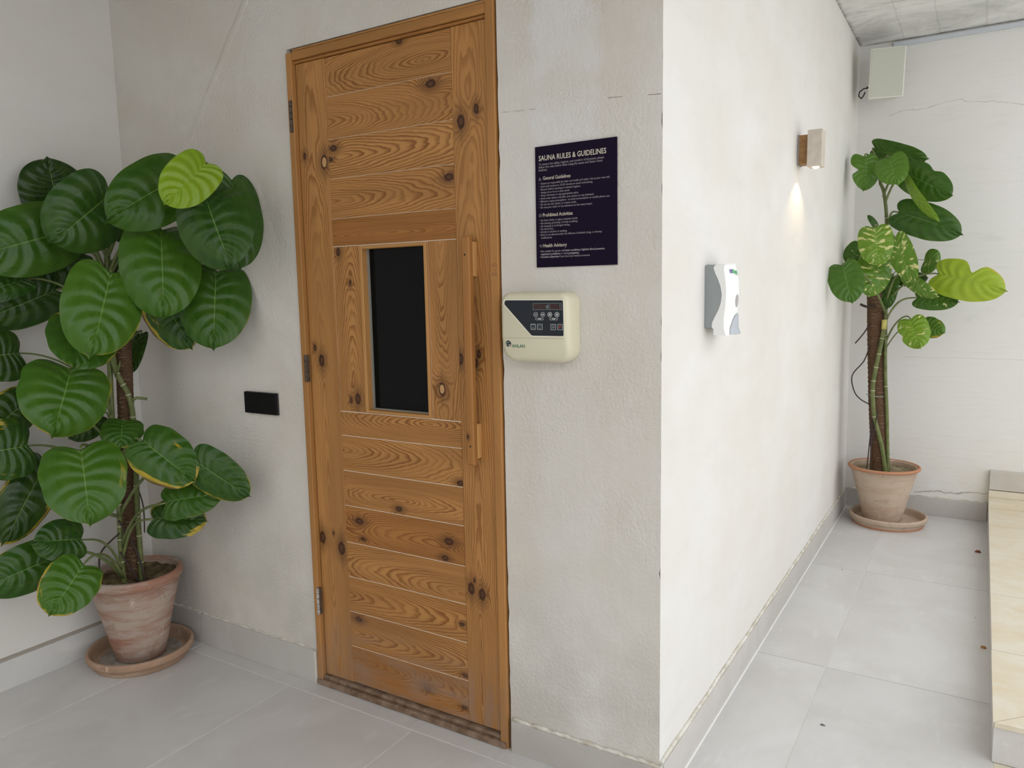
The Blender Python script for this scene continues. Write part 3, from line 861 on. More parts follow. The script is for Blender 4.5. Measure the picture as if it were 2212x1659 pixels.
def seg8(mb, x, z, w, h, y):
    t = w * 0.16
    for (a, b, c, d) in ((0.15, .85, -.0, .0), (0.15, .85, .5, .5), (0.15, .85, 1, 1)):
        mb.box(x + a * w, x + b * w, y, y + 0.0002, z + c * h - t / 2, z + c * h + t / 2)
    for (fx, f0, f1) in ((0, .06, .44), (1, .06, .44), (0, .56, .94), (1, .56, .94)):
        mb.box(x + fx * w - t / 2, x + fx * w + t / 2, y, y + 0.0002, z + f0 * h, z + f1 * h)
for (a, b, nd, wx) in ((0.8523, 0.8948, 4, 0.8870), (0.8970, 0.9306, 3, 0.9215)):
    fr = MB(); ring(fr, rect(a, b, 1.1957, 1.2118), rect(a + 0.0012, b - 0.0012, 1.1969, 1.2106), YP - 0.0002, YP + 0.0003)
    fr.build('display_frame', M_TEAL, panel)
    MB().box(a + 0.0012, wx, YP - 0.0001, YP + 0.0003, 1.1969, 1.2106).build('led_window', M_LED, panel)
    sg = MB()
    for i in range(nd):
        seg8(sg, a + 0.0032 + i * (wx - a - 0.003) / nd, 1.1993, 0.0046, 0.0088, YP - 0.0004)
    sg.build('digit_segments', M_SEG, panel)
clk = MB(); ring(clk, rrect(0.8885, 0.8935, 1.1995, 1.2065, 0.002, 3), rrect(0.8891, 0.8929, 1.2001, 1.2059, 0.0016, 3), YP - 0.0003, YP + 0.0002); clk.build('clock_mark', M_PG, panel)
MB().box(0.9250, 0.9256, YP - 0.0003, YP, 1.2015, 1.2095).build('thermometer_stem', M_PG, panel)
MB().prism(circle(0.9253, 1.1998, 0.0013, 12), 'y', YP - 0.0003, YP).box(0.9250, 0.9256, YP - 0.0004, YP, 1.1998, 1.2028).build('thermometer_bulb', M_RED, panel)
tx = []
for i, cx in enumerate((0.8600, 0.8792, 0.8982, 0.9173)):
    bt = MB(); ring(bt, circle(cx, 1.1849, 0.0058), circle(cx, 1.1849, 0.0049), YP - 0.0003, YP + 0.0002)
    if i == 2: bt.add([(cx - 0.003, YP, 1.1851), (cx - 0.0017, YP, 1.1851), (cx - 0.0017, YP, 1.1825), (cx + 0.0017, YP, 1.1825), (cx + 0.0017, YP, 1.1851), (cx + 0.003, YP, 1.1851), (cx, YP, 1.1880)], [tuple(range(7))])
    if i == 3: bt.add([(cx - 0.003, YP, 1.1847), (cx - 0.0017, YP, 1.1847), (cx - 0.0017, YP, 1.1873), (cx + 0.0017, YP, 1.1873), (cx + 0.0017, YP, 1.1847), (cx + 0.003, YP, 1.1847), (cx, YP, 1.1818)], [tuple(range(7))])
    bt.build('round_button', M_PW if i > 1 else M_PG, panel)
tx += [('H', 0.8580, 0.8620, 1.1823, 0.0072, 0.00005, YP - 0.0001), ('M', 0.8769, 0.8815, 1.1823, 0.0072, 0.00005, YP - 0.0001)]
for (a, b, t) in ((0.8591, 0.8811, 'TIME'), (0.8973, 0.9190, 'TEMP')):
    pl = MB(); ring(pl, rrect(a, b, 1.1719, 1.1770, 0.0025, 4), rrect(a + 0.0007, b - 0.0007, 1.1726, 1.1763, 0.0018, 4), YP - 0.0003, YP + 0.0002); pl.build('pill_outline', M_PG, panel)
    tx.append((t, a + 0.0060, b - 0.0060, 1.1730, 0.0040, 0.00004, YP - 0.0001))
for i, (a, b) in enumerate(((0.8459, 0.8593), (0.8640, 0.8777), (0.9002, 0.9140), (0.9187, 0.9319))):
    sq = MB(); ring(sq, rrect(a, b, 1.1489, 1.1626, 0.0013, 3), rrect(a + 0.0009, b - 0.0009, 1.1498, 1.1617, 0.0008, 3), YP - 0.0003, YP + 0.0002)
    if i == 2:
        c_ = (a + b) / 2
        ring(sq, circle(c_, 1.1570, 0.0032, 16), circle(c_, 1.1570, 0.0026, 16), YP - 0.0003, YP)
        sq.box(c_ - 0.0014, c_ + 0.0014, YP - 0.0003, YP, 1.1522, 1.1530).box(c_ - 0.0014, c_ + 0.0014, YP - 0.0003, YP, 1.1535, 1.1542)
    if i == 1:
        sq.box(a + 0.003, b - 0.003, YP - 0.0003, YP, 1.1580, 1.1586).box(a + 0.0038, b - 0.0038, YP - 0.0003, YP, 1.1524, 1.1532)
    if i == 0:
        sq.box(a + 0.0025, b - 0.0025, YP - 0.0003, YP, 1.1600, 1.1605).box(a + 0.0035, b - 0.0035, YP - 0.0003, YP, 1.1520, 1.1530).box(a + 0.0055, b - 0.0055, YP - 0.0003, YP, 1.1556, 1.1562)
    sq.build('square_button', M_PG, panel)
tx.append(('P', 0.9228, 0.9282, 1.1520, 0.0105, 0.00015, YP - 0.0001))
logo_y = -0.0605
r_ = text_meshes(tx)
for vs, fs in r_[:-1]: MB().add(vs, fs).build('button_lettering', M_PW, panel)
MB().add(*r_[-1]).build('power_letter', M_RED, panel)
# maker's mark on the sloping cover
def slope_y(z): return -(D - max(0.0, zl - z) * 0.24) - 0.0006
M_LGN = plain('dark_logo_ink', (0.015, 0.030, 0.045), 0.5); M_LGG = plain('green_logo_ink', (0.02, 0.17, 0.10), 0.5)
lg = MB()
for vs, fs in text_meshes([('ANLAN', 0.7885, 0.8250, 1.1046, 0.0112, 0.0001, 0)]):
    lg.add([(p[0], slope_y(p[2]), p[2]) for p in vs], fs)
lg.build('logo_lettering', M_LGG, ctl)
gl = MB()
cc = circle(0.7792, 1.1135, 0.0080, 28)
gl.add([(p[0], slope_y(p[1]), p[1]) for p in cc], [tuple(range(28))])
globe = gl.build('logo_globe', M_LGN, ctl)
gw = MB()
def strip(pts):
    gw.add([(p[0], slope_y(p[1]) - 0.0003, p[1]) for p in pts], [tuple(range(len(pts)))])
strip([(0.7795, 1.1118), (0.7900, 1.1118), (0.7895, 1.1104), (0.7812, 1.1104), (0.7812, 1.1052), (0.7795, 1.1052)])
strip([(0.7812, 1.1082), (0.7888, 1.1082), (0.7885, 1.1070), (0.7812, 1.1070)])
strip([(0.7725, 1.1165), (0.7760, 1.1185), (0.7800, 1.1170), (0.7845, 1.1188), (0.7800, 1.1160), (0.7762, 1.1172)])
strip([(0.7718, 1.1140), (0.7745, 1.1150), (0.7740, 1.1115), (0.7762, 1.1090), (0.7735, 1.1105)])
gw.build('logo_lines', M_CRM, ctl)

# ================================================================== light switch
sw = thing('light_switch', (-0.191, -0.002, 0.866), 'matt black double rocker light switch left of the door', 'light switch')
M_BLK_ = plain('matt_black_plastic', (0.004, 0.004, 0.0045), 0.45, 0.2)
MB().box(-0.2670, -0.1170, -0.0065, -0.0005, 0.8645, 0.9345, 0.0015).build('switch_plate', plain('black_plate_edge', (0.02, 0.02, 0.022), 0.45), sw)
for a, b in ((-0.2665, -0.1928), (-0.1918, -0.1175)):
    MB().box(a, b, -0.0125, -0.006, 0.8650, 0.9340, 0.0015).build('rocker', M_BLK_, sw)

# ================================================================== soap dispenser
dsp = thing('soap_dispenser', (XC, 0.365, 1.118), 'white and grey plastic soap dispenser on the bright side wall', 'soap dispenser')
M_DW = plain('white_plastic', (0.80, 0.80, 0.78), 0.28, 0.5)
M_DG = plain('grey_plastic', (0.27, 0.295, 0.30), 0.4, 0.5)
def lerp_tab(tab, z):
    for (za, xa), (zb, xb) in zip(tab, tab[1:]):
        if za <= z <= zb:
            t = (z - za) / (zb - za); t = t * t * (3 - 2 * t) if False else t
            return xa + (xb - xa) * t
    return tab[-1][1] if z > tab[-1][0] else tab[0][1]
SC = [(1.118, 1.1760), (1.134, 1.1750), (1.136, 1.1705), (1.150, 1.1712), (1.165, 1.1780), (1.182, 1.1870), (1.200, 1.1932), (1.222, 1.1957), (1.244, 1.1918), (1.262, 1.1850), (1.278, 1.1775), (1.290, 1.1735), (1.297, 1.1760), (1.3005, 1.1830)]
EC = [(1.118, 1.2070), (1.135, 1.2020), (1.162, 1.2015), (1.195, 1.2055), (1.229, 1.2070), (1.262, 1.2040), (1.285, 1.2000), (1.296, 1.2010), (1.3005, 1.2050)]
Y0d, Y1d = 0.310, 0.420
def bulge(t, z):
    return 0.0185 * (1 - (2 * t - 1) ** 2) * (1.0 - 0.35 * max(0, (z - 1.27) / 0.03) ** 2)
mb = MB(); NR = 36; rows = []
for i in range(NR + 1):
    z = 1.118 + (1.3005 - 1.118) * i / NR
    xs, xe = lerp_tab(SC, z), lerp_tab(EC, z)
    sec = [(xs, Y0d)] + [(xe + bulge(t / 12, z), Y0d + (Y1d - Y0d) * t / 12) for t in range(13)] + [(xs, Y1d)]
    rows.append([(p[0], p[1], z) for p in sec])
ns = len(rows[0])
for r in rows: mb.v += r
for i in range(NR):
    for k in range(ns):
        mb.f.append((i * ns + k, i * ns + (k + 1) % ns, (i + 1) * ns + (k + 1) % ns, (i + 1) * ns + k))
mb.f += [tuple(range(ns)), tuple(NR * ns + k for k in range(ns))]
mb.build('dispenser_cover', M_DW, dsp, smooth=True)
zz = [1.137 + (1.2985 - 1.137) * i / 30 for i in range(31)]
poly = [(XC + 0.0005, 1.137)] + [(lerp_tab(SC, z) - 0.0004, z) for z in zz] + [(XC + 0.006, 1.2995), (XC + 0.0005, 1.295)]
MB().prism(poly, 'y', Y0d + 0.0008, Y1d - 0.0008).build('dispenser_back', M_DG, dsp, smooth=True)
# push lever
lv = MB(); nl = 12
for j in range(nl + 1):
    z = 1.1195 + 0.054 * j / nl
    hw = 0.040 * math.sqrt(max(0.0, 1 - j / nl)) + 0.0003
    for t in (-1, -0.45, 0, 0.45, 1):
        y = 0.362 + hw * t
        tt = (y - Y0d) / (Y1d - Y0d)
        lv.v.append((lerp_tab(EC, z) + bulge(tt, z) + 0.0010 + 0.0022 * (1 - abs(t)) * (1 - j / nl) + 0.0008, y, z))
for j in range(nl):
    for k in range(4): lv.f.append((j * 5 + k, j * 5 + k + 1, (j + 1) * 5 + k + 1, (j + 1) * 5 + k))
lv.build('push_lever', plain('blue_grey_lever', (0.40, 0.43, 0.47), 0.4), dsp)
vw = MB(); pts = []
for i in range(20):
    a = 2 * math.pi * i / 20
    y = 0.352 + 0.0085 * math.cos(a); z = 1.2055 + 0.0165 * math.sin(a)
    pts.append((lerp_tab(EC, z) + bulge((y - Y0d) / (Y1d - Y0d), z) + 0.0008, y, z))
vw.add(pts, [tuple(range(20))]); vw.build('level_window', plain('window_grey', (0.36, 0.34, 0.33), 0.3), dsp)
def on_cover(y0, y1, z0, z1):
    out = []
    for (y, z) in ((y0, z0), (y1, z0), (y1, z1), (y0, z1)):
        out.append((lerp_tab(EC, z) + bulge((y - Y0d) / (Y1d - Y0d), z) + 0.0012, y, z))
    return out
MB().add(on_cover(0.327, 0.331, 1.2765, 1.2865), [(0, 1, 2, 3)]).add(on_cover(0.332, 0.336, 1.2765, 1.2865), [(0, 1, 2, 3)]).build('brand_mark', plain('violet_mark', (0.16, 0.14, 0.34), 0.5), dsp)
MB().add(on_cover(0.338, 0.345, 1.2755, 1.2868), [(0, 1, 2, 3)]).add(on_cover(0.347, 0.353, 1.2745, 1.2835), [(0, 1, 2, 3)]).add(on_cover(0.355, 0.362, 1.2745, 1.2835), [(0, 1, 2, 3)]).build('green_mark', plain('green_mark', (0.10, 0.42, 0.16), 0.5), dsp)
MB().add(on_cover(0.346, 0.362, 1.2715, 1.2728), [(0, 1, 2, 3)]).build('underline_mark', plain('grey_mark', (0.25, 0.25, 0.25), 0.5), dsp)

# ================================================================== wall lamp
lamp = thing('wall_lamp', (XC, 1.43, 1.668), 'travertine block wall lamp on a brown mount throwing warm light down', 'wall lamp')
M_LS = speckled('lamp_travertine', (0.50, 0.44, 0.37), (0.58, 0.52, 0.45), 30, 0.6, 0.2, 90)
M_LM = speckled('brown_stone_mount', (0.25, 0.13, 0.045), (0.38, 0.21, 0.08), 45, 0.55, 0.2, 120)
MB().box(XC + 0.0005, 1.192, 1.410, 1.470, 1.690, 1.795, 0.001).build('lamp_mount', M_LM, lamp)
MB().box(XC + 0.0002, XC + 0.006, 1.4085, 1.4715, 1.688, 1.797, 0.001).build('lamp_backplate', plain('grey_backplate', (0.28, 0.26, 0.25), 0.6), lamp)
blk = MB().box(1.190, 1.2405, 1.385, 1.456, 1.676, 1.806, 0.0012).build('lamp_block', M_LS, lamp)
Ke = NT('warm_lens', 0.3); Ke.color((1, 0.95, 0.85)); Ke.bsdf.inputs['Emission Color'].default_value = (1.0, 0.86, 0.62, 1); Ke.bsdf.inputs['Emission Strength'].default_value = 9.0
MB().lathe([(0.0, -0.0065), (0.006, -0.0055), (0.0105, -0.003), (0.0125, 0.0)], 24, (1.2155, 1.4200, 1.676)).build('lamp_lens', Ke.mat, blk, smooth='all')
ld = bpy.data.lights.new('lamp_beam', 'SPOT'); ld.energy = 1.1; ld.color = (1.0, 0.76, 0.42); ld.spot_size = math.radians(116); ld.spot_blend = 0.35; ld.shadow_soft_size = 0.008
lo = bpy.data.objects.new('lamp_beam', ld); COL.objects.link(lo); lo.parent = lamp; lo.location = Vector((1.2155, 1.4200, 1.667)) - Vector(lamp.location)

# ================================================================== loudspeaker
spk = thing('loudspeaker', (1.290, 2.745, 2.166), 'white box loudspeaker mounted high in the corner below the ceiling', 'loudspeaker')
M_SW = plain('ivory_case', (0.66, 0.655, 0.60), 0.45)
Kgr = NT('ivory_grille', 0.6, 0.3)
Kgr.color(Kgr.mix(Kgr.ss(Kgr.noise(Kgr.coords(), 900, 1), 0.3, 0.7), (0.47, 0.48, 0.41), (0.53, 0.54, 0.46)))
def local_box(name, x0, x1, y0, y1, z0, z1, ch, mat, parent):
    me_ob = MB().box(x0, x1, y0, y1, z0, z1, ch).build(name, mat, None)
    me_ob.parent = parent; WLOC[me_ob.name] = Vector((0, 0, 0)); return me_ob
spk.rotation_euler = (math.radians(7), 0.0, math.radians(17))
cs = local_box('speaker_case', -0.081, 0.081, -0.06, 0.075, 0.0, 0.236, 0.007, M_SW, spk)
for v in cs.data.vertices:
    if v.co.y > 0: v.co.x *= 0.72
local_box('speaker_grille', -0.0755, 0.0755, -0.0612, -0.05, 0.006, 0.230, 0.002, Kgr.mat, spk)
local_box('mount_bracket', -0.02, 0.02, 0.070, 0.115, 0.09, 0.15, 0.003, plain('ivory_bracket', (0.5, 0.5, 0.46), 0.5), spk)
local_box('bracket_plate', -0.03, 0.03, 0.112, 0.118, 0.07, 0.17, 0.001, plain('ivory_plate', (0.5, 0.5, 0.46), 0.5), spk)
_cp = [(-0.055, 0.06, 0.065), (-0.085, 0.05, 0.062), (-0.108, 0.03, 0.045), (-0.112, 0.02, 0.025), (-0.098, 0.02, 0.012), (-0.088, 0.03, 0.025), (-0.075, 0.05, 0.05)]
cab = MB().tube([(-0.07, 0.06, 0.07)] + [tuple(Vector(_cp[i]).lerp(Vector(_cp[i + 1]), k / 4)) for i in range(len(_cp) - 1) for k in range(4)], 0.003, 8).build('speaker_cable', plain('black_cable', (0.02, 0.02, 0.022), 0.5), None, smooth='all')
cab.parent = spk

# ================================================================== low stone platform
plat = thing('stone_platform', (2.34, 1.75, 0.0), 'low platform topped with honey travertine slabs beside the passage', 'platform')
PX0, PX1, PY0, PY1 = 1.8415, 2.90, 0.574, YB - 0.001
MB().box(PX0 + 0.004, PX1, PY0 + 0.004, PY1, 0.0, 0.098).build('platform_core', M_GROUT, plat)
MB().box(PX0, PX0 + 0.004, PY0 + 0.008, PY1, 0.0005, 0.098, 0.0008).build('side_tile', M_SKIRT, plat)
MB().box(PX0 + 0.001, 2.36, PY0, PY0 + 0.008, 0.0005, 0.097, 0.001).build('riser_tile', M_TILE, plat)
MB().box(2.363, PX1, PY0, PY0 + 0.008, 0.0005, 0.097, 0.001).build('riser_tile', M_TILE, plat)
ys = [1.028, 1.532, 1.995, 2.450, 2.776]
def slab(poly): return MB().prism(poly, 'z', 0.0985, 0.112).build('top_slab', M_TRAV, plat)
x0s, x1s = PX0 - 0.001, 2.36
slab([(x0s, PY0 - 0.003), (x0s + 0.452, 1.0265), (x0s, 1.0265)])
slab([(x0s + 0.003, PY0 - 0.003), (x1s - 0.001, PY0 - 0.003), (x1s - 0.001, 1.0265), (x0s + 0.455, 1.0265)])
slab([(x1s + 0.001, PY0 - 0.003), (PX1, PY0 - 0.003), (PX1, 1.0265), (x1s + 0.001, 1.0265)])
for a, b in zip(ys, ys[1:]):
    for c, d in ((x0s, x1s), (x1s, PX1)):
        slab([(c + 0.001, a + 0.0012), (d - 0.001, a + 0.0012), (d - 0.001, b - 0.0012), (c + 0.001, b - 0.0012)])
MB().box(x0s, PX1, 2.776, PY1, 0.098, 0.142, 0.002).build('kerb_slab', M_TRAV, plat)
MB().box(x0s, PX1, 2.880, PY1, 0.1425, 0.176, 0.001).build('kerb_slab', M_TRAV, plat)
MB().box(x0s + 0.001, PX1, 2.893, PY1, 0.179, 0.276, 0.002).build('backsplash_tile', tile_mat('beige_wall_tile', (0.50, 0.46, 0.41), (0.58, 0.55, 0.50)), plat)

# ================================================================== pots and saucers
def pot_profile(rb, rt, z0, zt, band, lip):
    """outside from the foot up, over the rim and down the inside"""
    rm = rb + (rt - lip - rb) * 0.94
    zb = zt - band
    return [(0.0, z0), (rb - 0.006, z0), (rb, z0 + 0.005), (rb + (rm - rb) * 0.5, z0 + (zb - z0) * 0.52), (rm, zb - 0.004), (rt - lip * 0.35, zb + 0.004), (rt, zb + band * 0.35),
            (rt + 0.001, zt - 0.010), (rt - 0.003, zt - 0.002), (rt - 0.010, zt), (rt - 0.016, zt - 0.004), (rt - 0.019, zt - 0.03), (rt - 0.03, zt - 0.06), (0.0, zt - 0.06)]
def saucer_profile(rb, rt, h):
    return [(0.0, 0.0), (rb - 0.004, 0.0), (rb, 0.004), (rb + (rt - rb) * 0.45, h * 0.42), (rt - 0.004, h * 0.50), (rt, h * 0.62), (rt + 0.001, h - 0.006), (rt - 0.003, h - 0.001), (rt - 0.008, h),
            (rt - 0.013, h - 0.004), (rb - 0.004, 0.016), (rb - 0.02, 0.0125), (0.0, 0.0125)]
def smooth_prof(p, n=3):
    out = []
    for a, b in zip(p, p[1:]):
        for i in range(n): out.append((a[0] + (b[0] - a[0]) * i / n, a[1] + (b[1] - a[1]) * i / n))
    return out + [p[-1]]
M_POTA = terracotta('weathered_red_terracotta', (0.33, 0.165, 0.11), (0.45, 0.36, 0.30), (0.25, 0.145, 0.10), 0.36)
M_POTB = terracotta('bleached_terracotta', (0.46, 0.335, 0.245), (0.52, 0.42, 0.325), (0.36, 0.27, 0.20), 0.36)
M_RIMB = terracotta('orange_terracotta_rim', (0.46, 0.22, 0.125), (0.44, 0.25, 0.16), (0.36, 0.17, 0.10), 0.5)
M_SAUA = terracotta('tan_terracotta', (0.38, 0.245, 0.165), (0.50, 0.38, 0.27), (0.30, 0.19, 0.13), 0.46)
def soil_mat(name, c1, c2):
    k = NT(name, 0.95, 0.1); p = k.coords()
    k.color(k.mix(k.ss(k.noise(p, 26, 6, 0.7), 0.35, 0.65), c1, c2)); k.bump(k.noise(p, 60, 5, 0.7), 0.5, 0.004)
    return k.mat
def disk(r, z, c, seed, amp=0.006):
    g = random.Random(seed); mb = MB(); nr, na = 8, 40
    mb.v.append((c[0], c[1], z))
    for i in range(1, nr + 1):
        for k in range(na):
            a = 2 * math.pi * k / na; rr = r * i / nr
            mb.v.append((c[0] + rr * math.cos(a), c[1] + rr * math.sin(a), z + g.uniform(-amp, amp) + (0.004 if i == nr else 0)))
    for k in range(na): mb.f.append((0, 1 + k, 1 + (k + 1) % na))
    for i in range(nr - 1):
        for k in range(na):
            a = 1 + i * na; mb.f.append((a + k, a + na + k, a + na + (k + 1) % na, a + (k + 1) % na))
    return mb

PA = (-0.670, -0.186)
sa = tag(MB().lathe(smooth_prof(saucer_profile(0.150, 0.1695, 0.052)), 72, (*PA, 0.0)).build('plant_saucer', M_SAUA, None, smooth=True, loc=(*PA, 0.0)),
         'wide tan clay saucer under the weathered red pot', 'saucer')
MB().lathe([(0.0, 0.0126), (0.128, 0.0126), (0.132, 0.0135), (0.0, 0.0135)], 48, (*PA, 0.0)).build('dried_silt', soil_mat('grey_silt', (0.26, 0.22, 0.18), (0.42, 0.38, 0.33)), sa)
pa = thing('plant_pot', (*PA, 0.0136), 'weathered red terracotta pot in the corner left of the door', 'pot')
def wobA(a, z): return 0.0012 * math.sin(3 * a + 9 * z)
MB().lathe(smooth_prof(pot_profile(0.079, 0.151, 0.0138, 0.3180, 0.034, 0.006)), 72, (*PA, 0.0), wobA).build('pot_body', M_POTA, pa, smooth=True)
disk(0.133, 0.290, PA, 3).build('soil', soil_mat('damp_soil', (0.07, 0.05, 0.03), (0.22, 0.17, 0.09)), pa, smooth='all')

PBs = (1.397, 2.669); PB = (1.370, 2.669)
sb = tag(MB().lathe(smooth_prof(saucer_profile(0.166, 0.184, 0.053)), 72, (*PBs, 0.0)).build('plant_saucer', M_POTB, None, smooth=True, loc=(*PBs, 0.0)),
         'pale clay saucer under the bleached pot by the platform', 'saucer')
MB().lathe([(0.1665, 0.0), (0.1700, 0.008), (0.1690, 0.012), (0.1640, 0.0)], 64, (*PBs, 0.0), cap=False).build('saucer_foot', M_RIMB, sb, smooth=True)
pb = thing('plant_pot', (*PB, 0.0127), 'bleached clay pot with orange rim near the stone platform', 'pot')
prof = smooth_prof(pot_profile(0.090, 0.166, 0.0130, 0.3030, 0.012, 0.004))
MB().lathe(prof, 72, (*PB, 0.0)).build('pot_body', M_POTB, pb, smooth=True)
rp = [(0.1640 + 0.0085 * math.cos(2 * math.pi * i / 12), 0.2985 + 0.0085 * math.sin(2 * math.pi * i / 12)) for i in range(13)]
MB().lathe(rp, 72, (*PB, 0.0), cap=False).build('pot_rim', M_RIMB, pb, smooth='all')
disk(0.144, 0.276, PB, 5).build('soil', soil_mat('dry_sandy_soil', (0.16, 0.125, 0.07), (0.36, 0.30, 0.19)), pb, smooth='all')
# ================================================================== climbing plants
M_LEAF = leaf_mat()
M_COIR = NT('coir_pole', 0.95, 0.1)
_p = M_COIR.coords(); _n = M_COIR.noise(M_COIR.scale(_p, (1, 1, 3.0)), 90, 5, 0.7)
M_COIR.color(M_COIR.mix(M_COIR.ss(_n, 0.3, 0.7), (0.085, 0.047, 0.028), (0.19, 0.115, 0.07))); M_COIR.bump(_n, 0.8, 0.006); M_COIR = M_COIR.mat
M_STEM = speckled('green_stem', (0.085, 0.115, 0.03), (0.16, 0.18, 0.06), 25, 0.45, 0.1, 80)
M_PET = speckled('pale_petiole', (0.11, 0.15, 0.045), (0.19, 0.22, 0.085), 20, 0.45, 0.1, 80)
M_NODE = plain('node_scar', (0.48, 0.46, 0.34), 0.7)
M_ROOT = plain('dark_aerial_root', (0.05, 0.032, 0.028), 0.8)
M_STRAW = plain('straw_twine', (0.34, 0.25, 0.16), 0.9)

LEAVES_A = [
 (-0.757,-0.288,1.517,-0.785,-0.295,1.689,-0.051,-0.204,-0.017,0.05,0,0,0),
 (-0.493,-0.274,1.555,-0.523,-0.441,1.406,0.021,0.141,-0.162,0.22,0,0,0),
 (-0.276,-0.164,1.606,-0.344,-0.376,1.463,0.073,0.085,-0.161,0.3,0,0,0),
 (-0.093,-0.229,1.609,-0.118,-0.349,1.493,0.067,0.069,-0.085,0.85,0,0,0),
 (-0.145,-0.2,1.524,-0.051,-0.199,1.322,0.147,0.137,0.069,0.2,0,0,0),
 (-0.163,-0.093,1.584,-0.12,-0.119,1.321,0.043,0.166,-0.009,0.25,0,0,0),
 (-0.341,-0.216,1.445,-0.272,-0.275,1.184,0.111,0.199,-0.015,0.4,0,0,0),
 (-0.273,-0.083,1.32,-0.221,-0.15,1.085,0.138,0.154,-0.013,0.3,0.12,0,0),
 (-0.38,-0.359,1.316,-0.327,-0.465,1.088,0.075,0.18,-0.066,0.42,0.25,0,0),
 (-0.433,-0.174,1.267,-0.342,-0.139,1.081,0.11,0.111,0.075,0.2,0.9,0,0),
 (-0.605,-0.344,1.45,-0.661,-0.594,1.365,-0,0.065,-0.192,0.3,0.15,0,0),
 (-0.702,-0.429,1.306,-0.734,-0.561,1.251,0.044,0.023,-0.079,0.2,0,0,0),
 (-0.719,-0.34,1.271,-0.777,-0.535,1.184,0.006,0.059,-0.138,0.12,0,0,0),
 (-0.712,-0.25,1.385,-0.759,-0.388,1.29,0.036,0.054,-0.096,0.08,0,0,0),
 (-0.74,-0.453,1.081,-0.754,-0.574,1.075,0.027,0.005,-0.157,0.12,0,0,0),
 (-0.477,-0.384,1.179,-0.412,-0.47,1.048,0.055,0.159,-0.077,0.32,0.55,0,0),
 (-0.565,-0.395,1.035,-0.508,-0.494,0.855,0.096,0.206,-0.082,0.4,0.35,0,0),
 (-0.669,-0.101,1.118,-0.66,-0.144,0.991,0.069,0.023,-0.003,0.12,0.1,0,0),
 (-0.648,-0.105,1.485,-0.652,-0.17,1.433,0.034,0.04,-0.054,0.08,0,0,0),
 (-0.634,-0.159,1.357,-0.631,-0.212,1.281,0.049,0.056,-0.038,0.08,0,0,0),
 (-0.754,-0.437,0.931,-0.772,-0.565,0.837,0.035,0.073,-0.106,0.12,0.6,0,0),
 (-0.704,-0.471,0.799,-0.722,-0.619,0.797,0.032,-0.001,-0.184,0.22,0.9,0,0),
 (-0.748,-0.408,0.721,-0.761,-0.546,0.499,0.049,0.116,-0.075,0.1,0.7,0,0),
 (-0.527,-0.409,0.792,-0.436,-0.451,0.585,0.092,0.211,-0.003,0.42,0.4,0,0),
 (-0.534,-0.265,0.857,-0.472,-0.318,0.783,0.078,0.096,-0.004,0.3,0.6,0,0),
 (-0.424,-0.275,0.804,-0.286,-0.2,0.673,0.038,0.123,0.11,0.3,0.85,0,0),
 (-0.301,-0.187,0.739,-0.173,-0.09,0.615,0.061,0.061,0.111,0.22,0.3,0,0),
 (-0.397,-0.23,0.601,-0.271,-0.118,0.614,-0.051,0.046,0.104,0.3,0.35,0,0),
 (-0.45,-0.241,0.544,-0.337,-0.131,0.521,-0.044,0.066,0.103,0.16,0.9,0,0),
 (-0.59,-0.397,0.499,-0.601,-0.533,0.528,0.048,-0.03,-0.122,0.2,0,0,0),
 (-0.502,-0.445,0.448,-0.48,-0.565,0.341,0.082,0.096,-0.09,0.42,0.85,0,0),
 (-0.665,-0.445,0.445,-0.703,-0.645,0.403,0.042,0.022,-0.141,0.26,0.2,0,0),
 (-0.707,-0.243,0.86,-0.728,-0.335,0.795,0.056,0.041,-0.076,0.1,0,0,0),
]
